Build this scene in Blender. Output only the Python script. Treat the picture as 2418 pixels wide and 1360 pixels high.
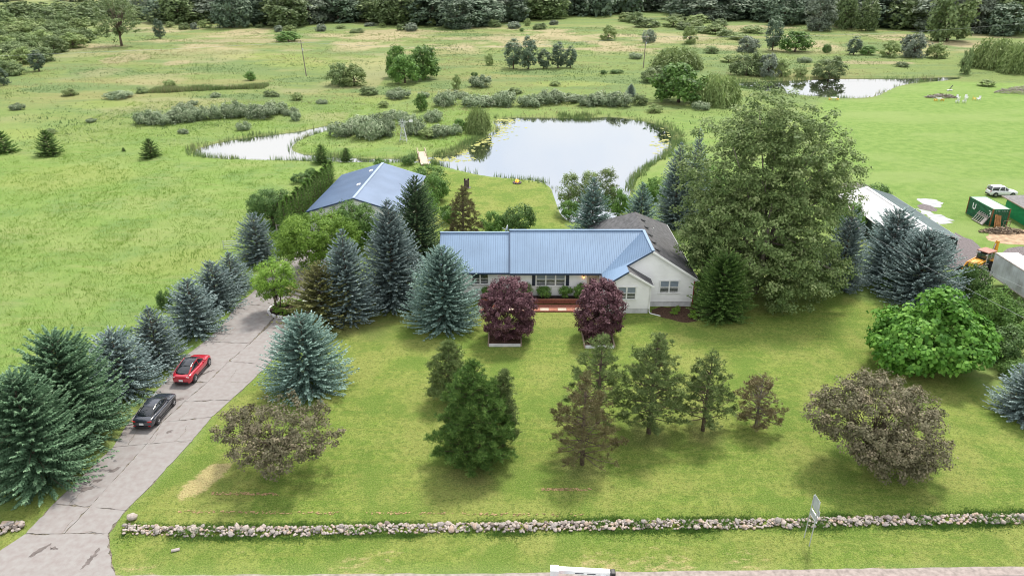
import bpy, bmesh, math, random
import numpy as np
from mathutils import Vector, Matrix, Euler

# ------------------------------------------------------------------ scene, camera, sky, sun
sc = bpy.context.scene
for o in list(bpy.data.objects):
    bpy.data.objects.remove(o)
COL = sc.collection
PI = math.pi
IW, IH, FPX, CAMH = 2418.0, 1360.0, 1766.0, 36.0
PITCH = math.atan(790.0 / FPX)
CC, SS = math.cos(PITCH), math.sin(PITCH)

cam = bpy.data.objects.new('camera', bpy.data.cameras.new('camera'))
COL.objects.link(cam)
cam.location = (0, 0, CAMH)
cam.rotation_euler = (PI / 2 - PITCH, 0, 0)
cam.data.sensor_width = 36
cam.data.lens = 36 * FPX / IW
cam.data.clip_start = 0.5
cam.data.clip_end = 6000
sc.camera = cam

SUN_EL, SUN_AZ = math.radians(58), math.radians(24)   # the sun stands high, beyond the house, a little to the right
world = bpy.data.worlds.new('World')
sc.world = world
world.use_nodes = True
wn, wl = world.node_tree.nodes, world.node_tree.links
wn.clear()
w_out = wn.new('ShaderNodeOutputWorld')
w_bg = wn.new('ShaderNodeBackground')
w_bg.inputs['Strength'].default_value = 0.10
w_sky = wn.new('ShaderNodeTexSky')
w_sky.sky_type = 'NISHITA'
w_sky.sun_disc = False
w_sky.sun_elevation = SUN_EL
w_sky.sun_rotation = SUN_AZ
w_sky.altitude = 250
w_tc = wn.new('ShaderNodeTexCoord')
w_no = wn.new('ShaderNodeTexNoise')
w_no.inputs['Scale'].default_value = 2.6
w_no.inputs['Detail'].default_value = 7
w_no.inputs['Roughness'].default_value = 0.58
w_rp = wn.new('ShaderNodeValToRGB')
w_rp.color_ramp.elements[0].position = 0.30
w_rp.color_ramp.elements[0].color = (0.50, 0.50, 0.50, 1)
w_rp.color_ramp.elements[1].position = 0.62
w_rp.color_ramp.elements[1].color = (1, 1, 1, 1)
w_mx = wn.new('ShaderNodeMix')
w_mx.data_type = 'RGBA'
w_mx.inputs['B'].default_value = (7.3, 7.32, 7.36, 1)       # thin bright cloud over the whole sky
wl.new(w_tc.outputs['Generated'], w_no.inputs['Vector'])
wl.new(w_no.outputs['Fac'], w_rp.inputs['Fac'])
wl.new(w_rp.outputs['Color'], w_mx.inputs['Factor'])
wl.new(w_sky.outputs['Color'], w_mx.inputs['A'])
wl.new(w_mx.outputs['Result'], w_bg.inputs['Color'])
wl.new(w_bg.outputs['Background'], w_out.inputs['Surface'])

sun = bpy.data.objects.new('sun', bpy.data.lights.new('sun', 'SUN'))
COL.objects.link(sun)
sun.data.energy = 2.2
sun.data.angle = math.radians(10)
sun.data.color = (1.0, 0.95, 0.86)
sd = Vector((math.sin(SUN_AZ) * math.cos(SUN_EL), math.cos(SUN_AZ) * math.cos(SUN_EL), math.sin(SUN_EL)))
sun.rotation_euler = sd.to_track_quat('Z', 'Y').to_euler()
sun.location = (0, 0, 80)

sc.view_settings.view_transform = 'Standard'
sc.view_settings.look = 'None'
sc.view_settings.gamma = 1
sc.view_settings.exposure = 1.15
sc.cycles.max_bounces = 5
sc.cycles.diffuse_bounces = 2
sc.cycles.glossy_bounces = 3
sc.cycles.transmission_bounces = 3
sc.cycles.transparent_max_bounces = 4
sc.cycles.use_denoising = True
sc.cycles.denoiser = 'OPENIMAGEDENOISE'
sc.cycles.denoising_input_passes = 'RGB_ALBEDO_NORMAL'
sc.cycles.filter_width = 1.05
sc.cycles.sample_clamp_indirect = 6

# ------------------------------------------------------------------ where things stand
def G(px, py, z=0.0):
    """A spot seen in the photograph, as a point on the ground (or at height z), in metres."""
    u = (px - IW / 2) / FPX
    v = (IH / 2 - py) / FPX
    dy, dz = CC + v * SS, -SS + v * CC
    t = (z - CAMH) / dz
    return (u * t, dy * t)

def GP(pts, z=0.0):
    return [G(x, y, z) for x, y in pts]

def stand(px, pyb, ptop, wpx, k=0.0):
    """Base point, height and radius in metres of an upright plant from its outline."""
    gx, gy = G(px, pyb)
    r = wpx / 2 * (gy * CC + CAMH * SS) / FPX
    y0 = gy + k * r
    v = (IH / 2 - ptop) / FPX
    H = CAMH + y0 / (CC + v * SS) * (-SS + v * CC)
    d = y0 * CC + (CAMH - 0.4 * H) * SS
    r = wpx / 2 * d / FPX
    return ((px - IW / 2) / FPX * d, y0, H, r)

# ------------------------------------------------------------------ helpers
def R(d):
    return math.radians(d)

def link(o, parent=None):
    COL.objects.link(o)
    if parent is not None:
        o.parent = parent
    return o

def tag(o, label=None, cat=None, group=None, kind=None):
    if label: o['label'] = label
    if cat: o['category'] = cat
    if group: o['group'] = group
    if kind: o['kind'] = kind
    return o

def thing(name, label, cat, loc=(0, 0, 0), rotz=0.0, group=None):
    o = bpy.data.objects.new(name, None)
    o.empty_display_size = 0.3
    o.location = loc
    o.rotation_euler = (0, 0, rotz)
    link(o)
    return tag(o, label, cat, group)

def fast_mesh(name, verts, faces, mat, tint=None, smooth=False):
    """verts (n,3) array; faces (m,k) int array."""
    me = bpy.data.meshes.new(name)
    verts = np.ascontiguousarray(verts, np.float32)
    faces = np.ascontiguousarray(faces, np.int32)
    m, k = faces.shape
    me.vertices.add(len(verts))
    me.vertices.foreach_set('co', verts.ravel())
    me.loops.add(m * k)
    me.loops.foreach_set('vertex_index', faces.ravel())
    me.polygons.add(m)
    me.polygons.foreach_set('loop_start', np.arange(0, m * k, k, dtype=np.int32))
    if smooth:
        me.polygons.foreach_set('use_smooth', np.ones(m, bool))
    if tint is not None:
        a = me.attributes.new('tint', 'FLOAT', 'FACE')
        a.data.foreach_set('value', np.ascontiguousarray(tint, np.float32))
    me.update(calc_edges=True)
    if mat: me.materials.append(mat)
    return me

def mobj(name, me, parent=None, loc=(0, 0, 0), rot=(0, 0, 0), scale=(1, 1, 1)):
    o = bpy.data.objects.new(name, me)
    o.location, o.rotation_euler, o.scale = loc, rot, scale
    return link(o, parent)

class MB:
    """Collects simple solids and links them as one mesh."""
    def __init__(self):
        self.v, self.f = [], []
    def add(self, vs, fs):
        n = len(self.v)
        self.v += [tuple(p) for p in vs]
        self.f += [tuple(n + i for i in f) for f in fs]
        return self
    def box(self, c, s, rot=None):
        x, y, z = s[0] / 2, s[1] / 2, s[2] / 2
        vs = [Vector((a, b, d)) for a in (-x, x) for b in (-y, y) for d in (-z, z)]
        if rot is not None:
            m = Euler(rot).to_matrix()
            vs = [m @ p for p in vs]
        c = Vector(c)
        return self.add([p + c for p in vs], [(0, 1, 3, 2), (4, 6, 7, 5), (0, 4, 5, 1), (2, 3, 7, 6), (0, 2, 6, 4), (1, 5, 7, 3)])
    def bar(self, p, q, w, h, up=(0, 0, 1)):
        p, q = Vector(p), Vector(q)
        d = (q - p).normalized()
        s = d.cross(Vector(up))
        if s.length < 1e-4: s = d.cross(Vector((1, 0, 0)))
        s.normalize()
        u = s.cross(d)
        vs = []
        for e in (p, q):
            for a, b in ((-1, -1), (1, -1), (1, 1), (-1, 1)):
                vs.append(e + s * a * w / 2 + u * b * h / 2)
        return self.add(vs, [(0, 1, 2, 3), (7, 6, 5, 4), (0, 4, 5, 1), (1, 5, 6, 2), (2, 6, 7, 3), (3, 7, 4, 0)])
    def tube(self, pts, rad, n=8, cap=True):
        pts = [Vector(p) for p in pts]
        if not hasattr(rad, '__len__'): rad = [rad] * len(pts)
        vs, fs = [], []
        for i, p in enumerate(pts):
            d = (pts[min(i + 1, len(pts) - 1)] - pts[max(i - 1, 0)])
            if d.length < 1e-6: d = Vector((0, 0, 1))
            d.normalize()
            a = Vector((0, 0, 1)) if abs(d.z) < 0.9 else Vector((1, 0, 0))
            s = d.cross(a).normalized()
            t = d.cross(s)
            for j in range(n):
                an = 2 * PI * j / n
                vs.append(p + (s * math.cos(an) + t * math.sin(an)) * rad[i])
        for i in range(len(pts) - 1):
            for j in range(n):
                fs.append((i * n + j, i * n + (j + 1) % n, (i + 1) * n + (j + 1) % n, (i + 1) * n + j))
        if cap:
            fs.append(tuple(range(n - 1, -1, -1)))
            fs.append(tuple((len(pts) - 1) * n + j for j in range(n)))
        return self.add(vs, fs)
    def prism(self, pts, z0, z1):
        """Upright prism over a plan polygon (counter-clockwise)."""
        n = len(pts)
        vs = [(x, y, z0) for x, y in pts] + [(x, y, z1) for x, y in pts]
        fs = [tuple(range(n - 1, -1, -1)), tuple(range(n, 2 * n))]
        fs += [(i, (i + 1) % n, n + (i + 1) % n, n + i) for i in range(n)]
        return self.add(vs, fs)
    def slab(self, pts, t):
        """A flat polygon in space given a thickness t below it."""
        p = [Vector(a) for a in pts]
        nrm = Vector((0, 0, 0))
        for i in range(len(p)):
            nrm += p[i].cross(p[(i + 1) % len(p)])
        nrm.normalize()
        if nrm.z < 0:
            p.reverse(); nrm = -nrm
        n = len(p)
        vs = [a - nrm * t for a in p] + p
        fs = [tuple(range(n - 1, -1, -1)), tuple(range(n, 2 * n))]
        fs += [(i, (i + 1) % n, n + (i + 1) % n, n + i) for i in range(n)]
        return self.add(vs, fs)
    def build(self, name, mat, parent=None, bevel=0.0, smooth=False, loc=(0, 0, 0), rot=(0, 0, 0), kind=None):
        me = bpy.data.meshes.new(name)
        me.from_pydata(self.v, [], self.f)
        if smooth:
            me.polygons.foreach_set('use_smooth', [True] * len(me.polygons))
        me.update()
        me.materials.append(mat)
        o = mobj(name, me, parent, loc, rot)
        if bevel:
            m = o.modifiers.new('edge', 'BEVEL')
            m.width, m.segments, m.limit_method = bevel, 2, 'ANGLE'
        if kind: o['kind'] = kind
        return o

def vnoise(x, y, s, seed=0):
    """Smooth value noise in 0..1."""
    x, y = np.asarray(x, float) / s, np.asarray(y, float) / s
    ix, iy = np.floor(x), np.floor(y)
    fx, fy = x - ix, y - iy
    fx, fy = fx * fx * (3 - 2 * fx), fy * fy * (3 - 2 * fy)
    def h(a, b):
        q = np.sin(a * 127.1 + b * 311.7 + seed * 74.7) * 43758.5453
        return q - np.floor(q)
    return (h(ix, iy) * (1 - fx) + h(ix + 1, iy) * fx) * (1 - fy) + (h(ix, iy + 1) * (1 - fx) + h(ix + 1, iy + 1) * fx) * fy

def sdist(poly, X, Y):
    """Signed distance to a polygon, negative inside."""
    X, Y = np.asarray(X, float), np.asarray(Y, float)
    d = np.full(X.shape, 1e9)
    ins = np.zeros(X.shape, bool)
    n = len(poly)
    for i in range(n):
        ax, ay = poly[i]
        bx, by = poly[(i + 1) % n]
        ex, ey = bx - ax, by - ay
        L = ex * ex + ey * ey + 1e-12
        t = np.clip(((X - ax) * ex + (Y - ay) * ey) / L, 0, 1)
        d = np.minimum(d, np.hypot(X - ax - t * ex, Y - ay - t * ey))
        c = (ay > Y) != (by > Y)
        xi = ax + (Y - ay) / (ey if abs(ey) > 1e-12 else 1e-12) * ex
        ins ^= c & (X < xi)
    return np.where(ins, -d, d)

def sstep(a, b, x):
    t = np.clip((x - a) / (b - a), 0, 1)
    return t * t * (3 - 2 * t)

def smooth_poly(pts, n=3):
    """Rounds a plan polygon (Chaikin)."""
    for _ in range(n):
        q = []
        for i in range(len(pts)):
            a, b = pts[i], pts[(i + 1) % len(pts)]
            q += [(a[0] * .75 + b[0] * .25, a[1] * .75 + b[1] * .25), (a[0] * .25 + b[0] * .75, a[1] * .25 + b[1] * .75)]
        pts = q
    return pts

def unit(a):
    return a / (np.linalg.norm(a, axis=-1, keepdims=True) + 1e-9)

# ------------------------------------------------------------------ materials
def nodes_of(m):
    m.use_nodes = True
    nt = m.node_tree
    return nt, nt.nodes, nt.links, nt.nodes['Principled BSDF']

def plain(name, col, rough=0.6, metal=0.0, var=0.08, scale=3.0, bump=0.0, bscale=40.0, spec=0.5, dirt=None, coat=0.0):
    """Painted, metal, wood or stone surface with mottled colour and optional fine relief."""
    m = bpy.data.materials.new(name)
    nt, N, L, b = nodes_of(m)
    tc = N.new('ShaderNodeTexCoord')
    no = N.new('ShaderNodeTexNoise')
    no.inputs['Scale'].default_value = scale
    no.inputs['Detail'].default_value = 6
    L.new(tc.outputs['Object'], no.inputs['Vector'])
    rp = N.new('ShaderNodeValToRGB')
    e = rp.color_ramp.elements
    c2 = dirt if dirt else tuple(c * (1 - 2.2 * var) for c in col)
    e[0].position, e[1].position = 0.3, 0.65
    e[0].color = (*c2, 1)
    e[1].color = (*[min(1, c * (1 + var)) for c in col], 1)
    L.new(no.outputs['Fac'], rp.inputs['Fac'])
    L.new(rp.outputs['Color'], b.inputs['Base Color'])
    b.inputs['Roughness'].default_value = rough
    b.inputs['Metallic'].default_value = metal
    b.inputs['Specular IOR Level'].default_value = spec
    if coat:
        b.inputs['Coat Weight'].default_value = coat
        b.inputs['Coat Roughness'].default_value = 0.05
    if bump:
        n2 = N.new('ShaderNodeTexNoise')
        n2.inputs['Scale'].default_value = bscale
        n2.inputs['Detail'].default_value = 5
        L.new(tc.outputs['Object'], n2.inputs['Vector'])
        bp = N.new('ShaderNodeBump')
        bp.inputs['Strength'].default_value = bump
        bp.inputs['Distance'].default_value = 0.03
        L.new(n2.outputs['Fac'], bp.inputs['Height'])
        L.new(bp.outputs['Normal'], b.inputs['Normal'])
    return m

def leafmat(name, c0, c1, c2, trans=0.28, rough=0.6, vary=0.18):
    """Leaves: colour runs c0..c1..c2 with the leaf's own tint, a little light passes through."""
    m = bpy.data.materials.new(name)
    nt, N, L, b = nodes_of(m)
    at = N.new('ShaderNodeAttribute')
    at.attribute_name = 'tint'
    rp = N.new('ShaderNodeValToRGB')
    e = rp.color_ramp.elements
    e[0].position, e[0].color = 0.0, (*c0, 1)
    e[1].position, e[1].color = 1.0, (*c2, 1)
    k = e.new(0.5)
    k.color = (*c1, 1)
    L.new(at.outputs['Fac'], rp.inputs['Fac'])
    oi = N.new('ShaderNodeObjectInfo')
    mr = N.new('ShaderNodeMapRange')
    mr.inputs['To Min'].default_value = 1 - vary
    mr.inputs['To Max'].default_value = 1 + vary
    L.new(oi.outputs['Random'], mr.inputs['Value'])
    hs = N.new('ShaderNodeHueSaturation')
    L.new(mr.outputs['Result'], hs.inputs['Value'])
    L.new(rp.outputs['Color'], hs.inputs['Color'])
    L.new(hs.outputs['Color'], b.inputs['Base Color'])
    b.inputs['Roughness'].default_value = rough
    b.inputs['Specular IOR Level'].default_value = 0.28
    tr = N.new('ShaderNodeBsdfTranslucent')
    L.new(hs.outputs['Color'], tr.inputs['Color'])
    mx = N.new('ShaderNodeMixShader')
    mx.inputs['Fac'].default_value = trans
    L.new(b.outputs['BSDF'], mx.inputs[1])
    L.new(tr.outputs['BSDF'], mx.inputs[2])
    L.new(mx.outputs['Shader'], N['Material Output'].inputs['Surface'])
    return m

M = {}
M['bark'] = plain('bark', (0.13, 0.10, 0.075), 0.9, var=0.25, scale=6, bump=0.6, bscale=18, spec=0.2)
M['bark_grey'] = plain('bark_grey', (0.22, 0.19, 0.16), 0.9, var=0.25, scale=6, bump=0.6, bscale=18, spec=0.2)
M['white_paint'] = plain('white_paint', (0.78, 0.78, 0.78), 0.5, var=0.05, scale=1.2)
M['siding'] = plain('siding', (0.80, 0.80, 0.80), 0.55, var=0.035, scale=0.8)
M['foundation'] = plain('foundation', (0.58, 0.58, 0.59), 0.8, var=0.08, scale=2, bump=0.2)
M['shaded_blue_rib'] = plain('shaded_blue_rib', (0.14, 0.213, 0.325), 0.45, var=0.05)  # darker than the panels, to paint in the ribs' faint shading
M['blue_metal'] = plain('blue_metal', (0.19, 0.282, 0.412), 0.42, metal=0.0, var=0.05, scale=0.35, spec=0.45)
M['blue_trim'] = plain('blue_trim', (0.022, 0.045, 0.10), 0.4, var=0.05)
M['shingle'] = plain('shingle', (0.115, 0.114, 0.118), 0.92, var=0.16, scale=2.2, bump=0.5, bscale=30, spec=0.2)
M['glass_dark'] = plain('glass_dark', (0.018, 0.024, 0.030), 0.06, var=0.1, spec=0.8)
M['blind'] = plain('blind', (0.20, 0.24, 0.30), 0.35, var=0.06, spec=0.6)
M['navy'] = plain('navy', (0.016, 0.022, 0.045), 0.5, var=0.05)
M['brick'] = plain('brick', (0.26, 0.085, 0.055), 0.85, var=0.18, scale=6, bump=0.3)
M['paver_red'] = plain('paver_red', (0.36, 0.15, 0.095), 0.85, var=0.15, scale=5, bump=0.2)
M['paver_tan'] = plain('paver_tan', (0.50, 0.40, 0.31), 0.85, var=0.1, scale=5, bump=0.2)
M['mulch'] = plain('mulch', (0.085, 0.052, 0.036), 0.95, var=0.3, scale=7, bump=1.0, bscale=14, spec=0.1)
M['soil'] = plain('soil', (0.035, 0.025, 0.02), 0.95, var=0.3, scale=5, bump=0.8, bscale=14, spec=0.1)
M['wood'] = plain('wood', (0.30, 0.23, 0.16), 0.8, var=0.18, scale=4, bump=0.3)
M['wood_pale'] = plain('wood_pale', (0.52, 0.42, 0.33), 0.8, var=0.12, scale=4, bump=0.3)
M['wood_grey'] = plain('wood_grey', (0.42, 0.37, 0.35), 0.85, var=0.16, scale=4, bump=0.3)
M['wood_orange'] = plain('wood_orange', (0.36, 0.17, 0.06), 0.8, var=0.2, scale=4)
M['galv'] = plain('galv', (0.50, 0.52, 0.54), 0.45, metal=0.35, var=0.08, scale=3)
M['dark_metal'] = plain('dark_metal', (0.05, 0.05, 0.055), 0.5, metal=0.3, var=0.1)
M['rubber'] = plain('rubber', (0.018, 0.018, 0.019), 0.85, var=0.15, scale=6)
M['rim'] = plain('rim', (0.50, 0.50, 0.52), 0.3, metal=0.7, var=0.05)
M['black_plastic'] = plain('black_plastic', (0.014, 0.014, 0.016), 0.45, var=0.05)
M['white_plastic'] = plain('white_plastic', (0.72, 0.72, 0.73), 0.4, var=0.03)
M['yellow_plastic'] = plain('yellow_plastic', (0.70, 0.42, 0.02), 0.5, var=0.05)
# ------------------------------------------------------------------ ground, ponds, road, driveway
POND_MAIN = smooth_poly(GP([(1012, 366), (1004, 379), (1080, 397), (1150, 413), (1240, 420), (1300, 428), (1316, 470), (1332, 515), (1400, 528), (1470, 500), (1488, 440), (1500, 405), (1560, 372), (1600, 335), (1592, 306), (1555, 291), (1500, 280), (1440, 272), (1380, 277), (1320, 276), (1240, 274), (1190, 276), (1162, 284), (1180, 297), (1152, 318), (1108, 335), (1090, 352), (1056, 366)]), 2)
POND_LEFT = smooth_poly(GP([(1010, 370), (1012, 380), (960, 381), (900, 380), (840, 380), (740, 378), (690, 376), (640, 375), (520, 372), (452, 363), (466, 346), (540, 328), (620, 317), (700, 309), (760, 296), (790, 291), (795, 297), (748, 313), (705, 326), (684, 342), (690, 358), (760, 366), (840, 370), (900, 372), (960, 371)]), 2)
POND_FAR = smooth_poly(GP([(1720, 192), (1830, 190), (1900, 187), (2000, 183), (2120, 184), (2200, 182), (2262, 179), (2268, 186), (2130, 196), (2090, 213), (2062, 228), (2000, 231), (1920, 226), (1830, 217), (1740, 206)]), 2)
PONDS = [POND_MAIN, POND_LEFT, POND_FAR]
LAWN_FRONT = GP([(255, 1345), (262, 1262), (300, 1205), (460, 1040), (590, 905), (660, 850), (720, 770), (900, 690), (1060, 640), (1300, 560), (1640, 640), (1950, 690), (2080, 720), (2200, 800), (2360, 960), (2500, 1060), (2600, 1345)])
LAWN_BACK = GP([(985, 395), (1080, 405), (1160, 420), (1240, 426), (1300, 434), (1312, 475), (1335, 525), (1345, 570), (1040, 600), (1010, 470)])
LAWN_VERGE_L = GP([(-300, 1345), (-300, 1215), (0, 1212), (90, 1180), (130, 1180), (50, 1265), (-20, 1345)])
LAWN_RIGHT = GP([(1940, 236), (2010, 236), (2075, 232), (2120, 205), (2240, 192), (2330, 196), (2480, 200), (2700, 260), (2700, 620), (2440, 640), (2250, 600), (2130, 520), (2000, 430), (1950, 330)])
STRAW = smooth_poly(GP([(398, 1180), (430, 1140), (490, 1085), (560, 1080), (555, 1110), (470, 1175), (440, 1195)]), 2)

def axis(pairs):
    out = []
    for a, b, s in pairs:
        out.append(np.arange(a, b, s))
    return np.unique(np.round(np.concatenate(out), 3))

gx = axis([(-1500, -400, 60), (-400, -160, 10), (-160, -80, 3), (-80, 100, .95), (100, 200, 3), (200, 420, 10), (420, 1561, 60)])
gy = axis([(-60, 24, 6), (24, 205, .95), (205, 330, 1.6), (330, 480, 5), (480, 760, 14), (760, 2401, 80)])
GXX, GYY = np.meshgrid(gx, gy)

def pond_sd(X, Y):
    d = sdist(PONDS[0], X, Y)
    for p in PONDS[1:]:
        d = np.minimum(d, sdist(p, X, Y))
    return d

def lawn_sd(X, Y):
    d = sdist(LAWN_FRONT, X, Y)
    for p in (LAWN_BACK, LAWN_RIGHT, LAWN_VERGE_L):
        d = np.minimum(d, sdist(p, X, Y))
    return d

DRIVE = [((-190, 1440), (300, 1440)), ((-45, 1330), (264, 1330)), ((58, 1262), (256, 1259)), ((127, 1190), (297, 1206)), ((200, 1119), (352, 1152)), ((267, 1056), (455, 1040)), ((298, 1005), (500, 986)), ((345, 950), (545, 945)), ((388, 903), (592, 903)), ((433, 845), (634, 862)), ((483, 807), (668, 815)), ((520, 774), (700, 775)), ((563, 717), (735, 735)), ((590, 697), (760, 700)), ((640, 650), (772, 655)), ((715, 565), (800, 565)), ((760, 512), (835, 512))]
DW = [(Vector((*G(*a), 0)), Vector((*G(*b), 0))) for a, b in DRIVE]
DRIVE_POLY = [(a.x, a.y) for a, b in DW] + [(b.x, b.y) for a, b in reversed(DW)]

def ground_z(X, Y):
    pd = pond_sd(X, Y)
    ls = lawn_sd(X, Y)
    ds = sdist(DRIVE_POLY, X, Y)
    rough = sstep(0.0, 5.0, np.minimum(ls, ds)) * sstep(52, 60, Y) * sstep(0.3, 5, pd)
    z = rough * (0.55 * vnoise(X, Y, 6.5, 1) * vnoise(X, Y, 14, 2) + 0.28 * vnoise(X, Y, 2.6, 3) ** 2 - 0.05)
    z = np.maximum(z, 0)
    keep = ((X > -34) & (X < 62) & (Y > 70) & (Y < 122))
    z = np.where(keep, 0.0, z)
    shore = 1 - sstep(-1.6, 1.3, pd)
    return z * (1 - shore) - 1.15 * shore

GZ = ground_z(GXX, GYY)
nxg, nyg = len(gx), len(gy)
gv = np.stack([GXX, GYY, GZ], -1).reshape(-1, 3)
ii = (np.arange(nyg - 1)[:, None] * nxg + np.arange(nxg - 1)[None, :]).ravel()
gf = np.stack([ii, ii + 1, ii + 1 + nxg, ii + nxg], -1)

ground_mat = bpy.data.materials.new('ground')
nt, N, L, B = nodes_of(ground_mat)
def nod(t, **kw):
    n = N.new(t)
    for k, v in kw.items():
        n.inputs[k].default_value = v
    return n
g_geo = N.new('ShaderNodeNewGeometry')
def noise(scale, detail=6, rough=0.6, stretch=None, off=0.0):
    n = nod('ShaderNodeTexNoise', Scale=scale, Detail=detail, Roughness=rough)
    mp = N.new('ShaderNodeMapping')
    mp.inputs['Location'].default_value = (off, off * 1.7, 0)
    if stretch: mp.inputs['Scale'].default_value = (*stretch, 1)
    L.new(g_geo.outputs['Position'], mp.inputs['Vector'])
    L.new(mp.outputs['Vector'], n.inputs['Vector'])
    return n.outputs['Fac']
def ramp(sock, a, b, ca=(0, 0, 0), cb=(1, 1, 1)):
    r = N.new('ShaderNodeValToRGB')
    e = r.color_ramp.elements
    e[0].position, e[1].position = a, b
    e[0].color, e[1].color = (*ca, 1), (*cb, 1)
    L.new(sock, r.inputs['Fac'])
    return r.outputs['Color']
def mixc(f, a, b):
    m = N.new('ShaderNodeMix')
    m.data_type = 'RGBA'
    for s, v in (('Factor', f), ('A', a), ('B', b)):
        if isinstance(v, (tuple, float, int)):
            m.inputs[s].default_value = (*v, 1) if isinstance(v, tuple) else v
        else:
            L.new(v, m.inputs[s])
    return m.outputs['Result']
def mul(a, b):
    m = N.new('ShaderNodeMath')
    m.operation = 'MULTIPLY'
    for i, v in enumerate((a, b)):
        if isinstance(v, (float, int)): m.inputs[i].default_value = v
        else: L.new(v, m.inputs[i])
    return m.outputs[0]
def attr(name):
    a = N.new('ShaderNodeAttribute')
    a.attribute_name = name
    s = N.new('ShaderNodeSeparateColor')
    L.new(a.outputs['Color'], s.inputs['Color'])
    return s.outputs['Red'], s.outputs['Green'], s.outputs['Blue']
fine = noise(7, 8, .75, off=3)
mid = noise(.55, 6, .62, off=9)
big = noise(.06, 5, .55, off=5)
streak = noise(.35, 5, .6, (.32, 2.2), off=12)
zl, zr, zs = attr('zone_a')
zf, zt, zm = attr('zone_b')
zd, zy, zz_ = attr('zone_c')
# tall-grass field
c = mixc(ramp(mid, .35, .68), (.105, .20, .036), (.155, .255, .056))
c = mixc(mul(ramp(big, .45, .60), .7), c, (.205, .265, .085))
c = mixc(mul(ramp(noise(.11, 5, .6, off=29), .50, .62), .6), c, (.085, .18, .05))
c = mixc(mul(ramp(streak, .5, .72), .45), c, (.25, .25, .11))
# farther meadow: paler, with straw-coloured drifts
cf = mixc(ramp(mid, .35, .7), (.092, .15, .040), (.15, .20, .060))
cf = mixc(mul(ramp(noise(.035, 6, .6, (.5, 1.5), off=21), .50, .62), .7), cf, (.215, .19, .085))
cf = mixc(mul(ramp(noise(.05, 6, .6, (.45, 1.4), off=33), .48, .58), .85), cf, (.085, .145, .055))
c = mixc(zf, c, cf)
def patchy(w, off, lo=.40, hi=.60):
    m_ = N.new('ShaderNodeMath'); m_.operation = 'MULTIPLY_ADD'
    L.new(noise(.16, 7, .68, (.6, 1.5), off=off), m_.inputs[0]); m_.inputs[1].default_value = 1.6
    a_ = N.new('ShaderNodeMath'); a_.operation = 'ADD'; a_.inputs[1].default_value = -.8
    L.new(w, a_.inputs[0]); L.new(a_.outputs[0], m_.inputs[2])
    return ramp(m_.outputs[0], lo, hi)
c = mixc(mul(patchy(zy, 13, .35, .75), .5), c, (.205, .255, .06))
c = mixc(mul(patchy(zd, 17), .85), c, mixc(ramp(mid, .4, .62), (.06, .115, .045), (.10, .165, .062)))
c = mixc(mul(patchy(zz_, 19), .85), c, mixc(ramp(mid, .4, .62), (.225, .185, .11), (.30, .245, .165)))
c = mixc(zt, c, (.33, .265, .17))
# mown front lawn: olive with dry straw patches and mower streaks
cl = mixc(ramp(mid, .36, .64), (.072, .148, .013), (.128, .205, .025))
cl = mixc(mul(ramp(noise(.13, 6, .62, off=41), .47, .58), .75), cl, (.235, .245, .066))
cl = mixc(mul(ramp(noise(.5, 5, .65, (.12, 3.2), off=77), .47, .60), .55), cl, (.175, .195, .04))
cl = mixc(mul(ramp(noise(1.6, 6, .7, off=47), .48, .60), .65), cl, (.235, .28, .062))
cl = mixc(mul(ramp(noise(2.6, 6, .7, off=49), .50, .62), .75), cl, (.058, .108, .010))
cl = mixc(mul(ramp(noise(.22, 5, .6, off=57), .51, .60), .75), cl, (.075, .15, .014))
c = mixc(zl, c, cl)
# the greener lawn on the right
cr = mixc(ramp(mid, .38, .66), (.092, .19, .030), (.165, .265, .060))
cr = mixc(mul(ramp(noise(.045, 5, .6, (.6, 1.6), off=71), .48, .64), .7), cr, (.19, .265, .082))
c = mixc(zr, c, cr)
zn = N.new('ShaderNodeMath'); zn.operation = 'MULTIPLY_ADD'
L.new(noise(1.4, 7, .72, (.7, 1.5), off=63), zn.inputs[0]); zn.inputs[1].default_value = 1.5
za = N.new('ShaderNodeMath'); za.operation = 'ADD'; za.inputs[1].default_value = -.75
L.new(zs, za.inputs[0]); L.new(za.outputs[0], zn.inputs[2])
c = mixc(ramp(zn.outputs[0], .38, .62), c, mixc(ramp(fine, .35, .65), (.30, .235, .10), (.50, .41, .22)))
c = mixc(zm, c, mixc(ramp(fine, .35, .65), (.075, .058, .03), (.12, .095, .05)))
c = mixc(mul(ramp(fine, .47, .60), .6), c, mixc(.5, c, (.34, .41, .12)))
c = mixc(mul(ramp(noise(9, 6, .7, off=91), .5, .62), .85), c, mixc(.65, c, (.03, .05, .010)))
L.new(c, B.inputs['Base Color'])
B.inputs['Roughness'].default_value = .92
B.inputs['Specular IOR Level'].default_value = .15
c = mixc(mul(ramp(noise(17, 4, .7, off=103), .50, .62), .55), c, mixc(.6, c, (.40, .40, .16)))
L.new(c, B.inputs['Base Color'])
bp = nod('ShaderNodeBump', Strength=1.0, Distance=.12)
L.new(fine, bp.inputs['Height'])
L.new(bp.outputs['Normal'], B.inputs['Normal'])

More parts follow.
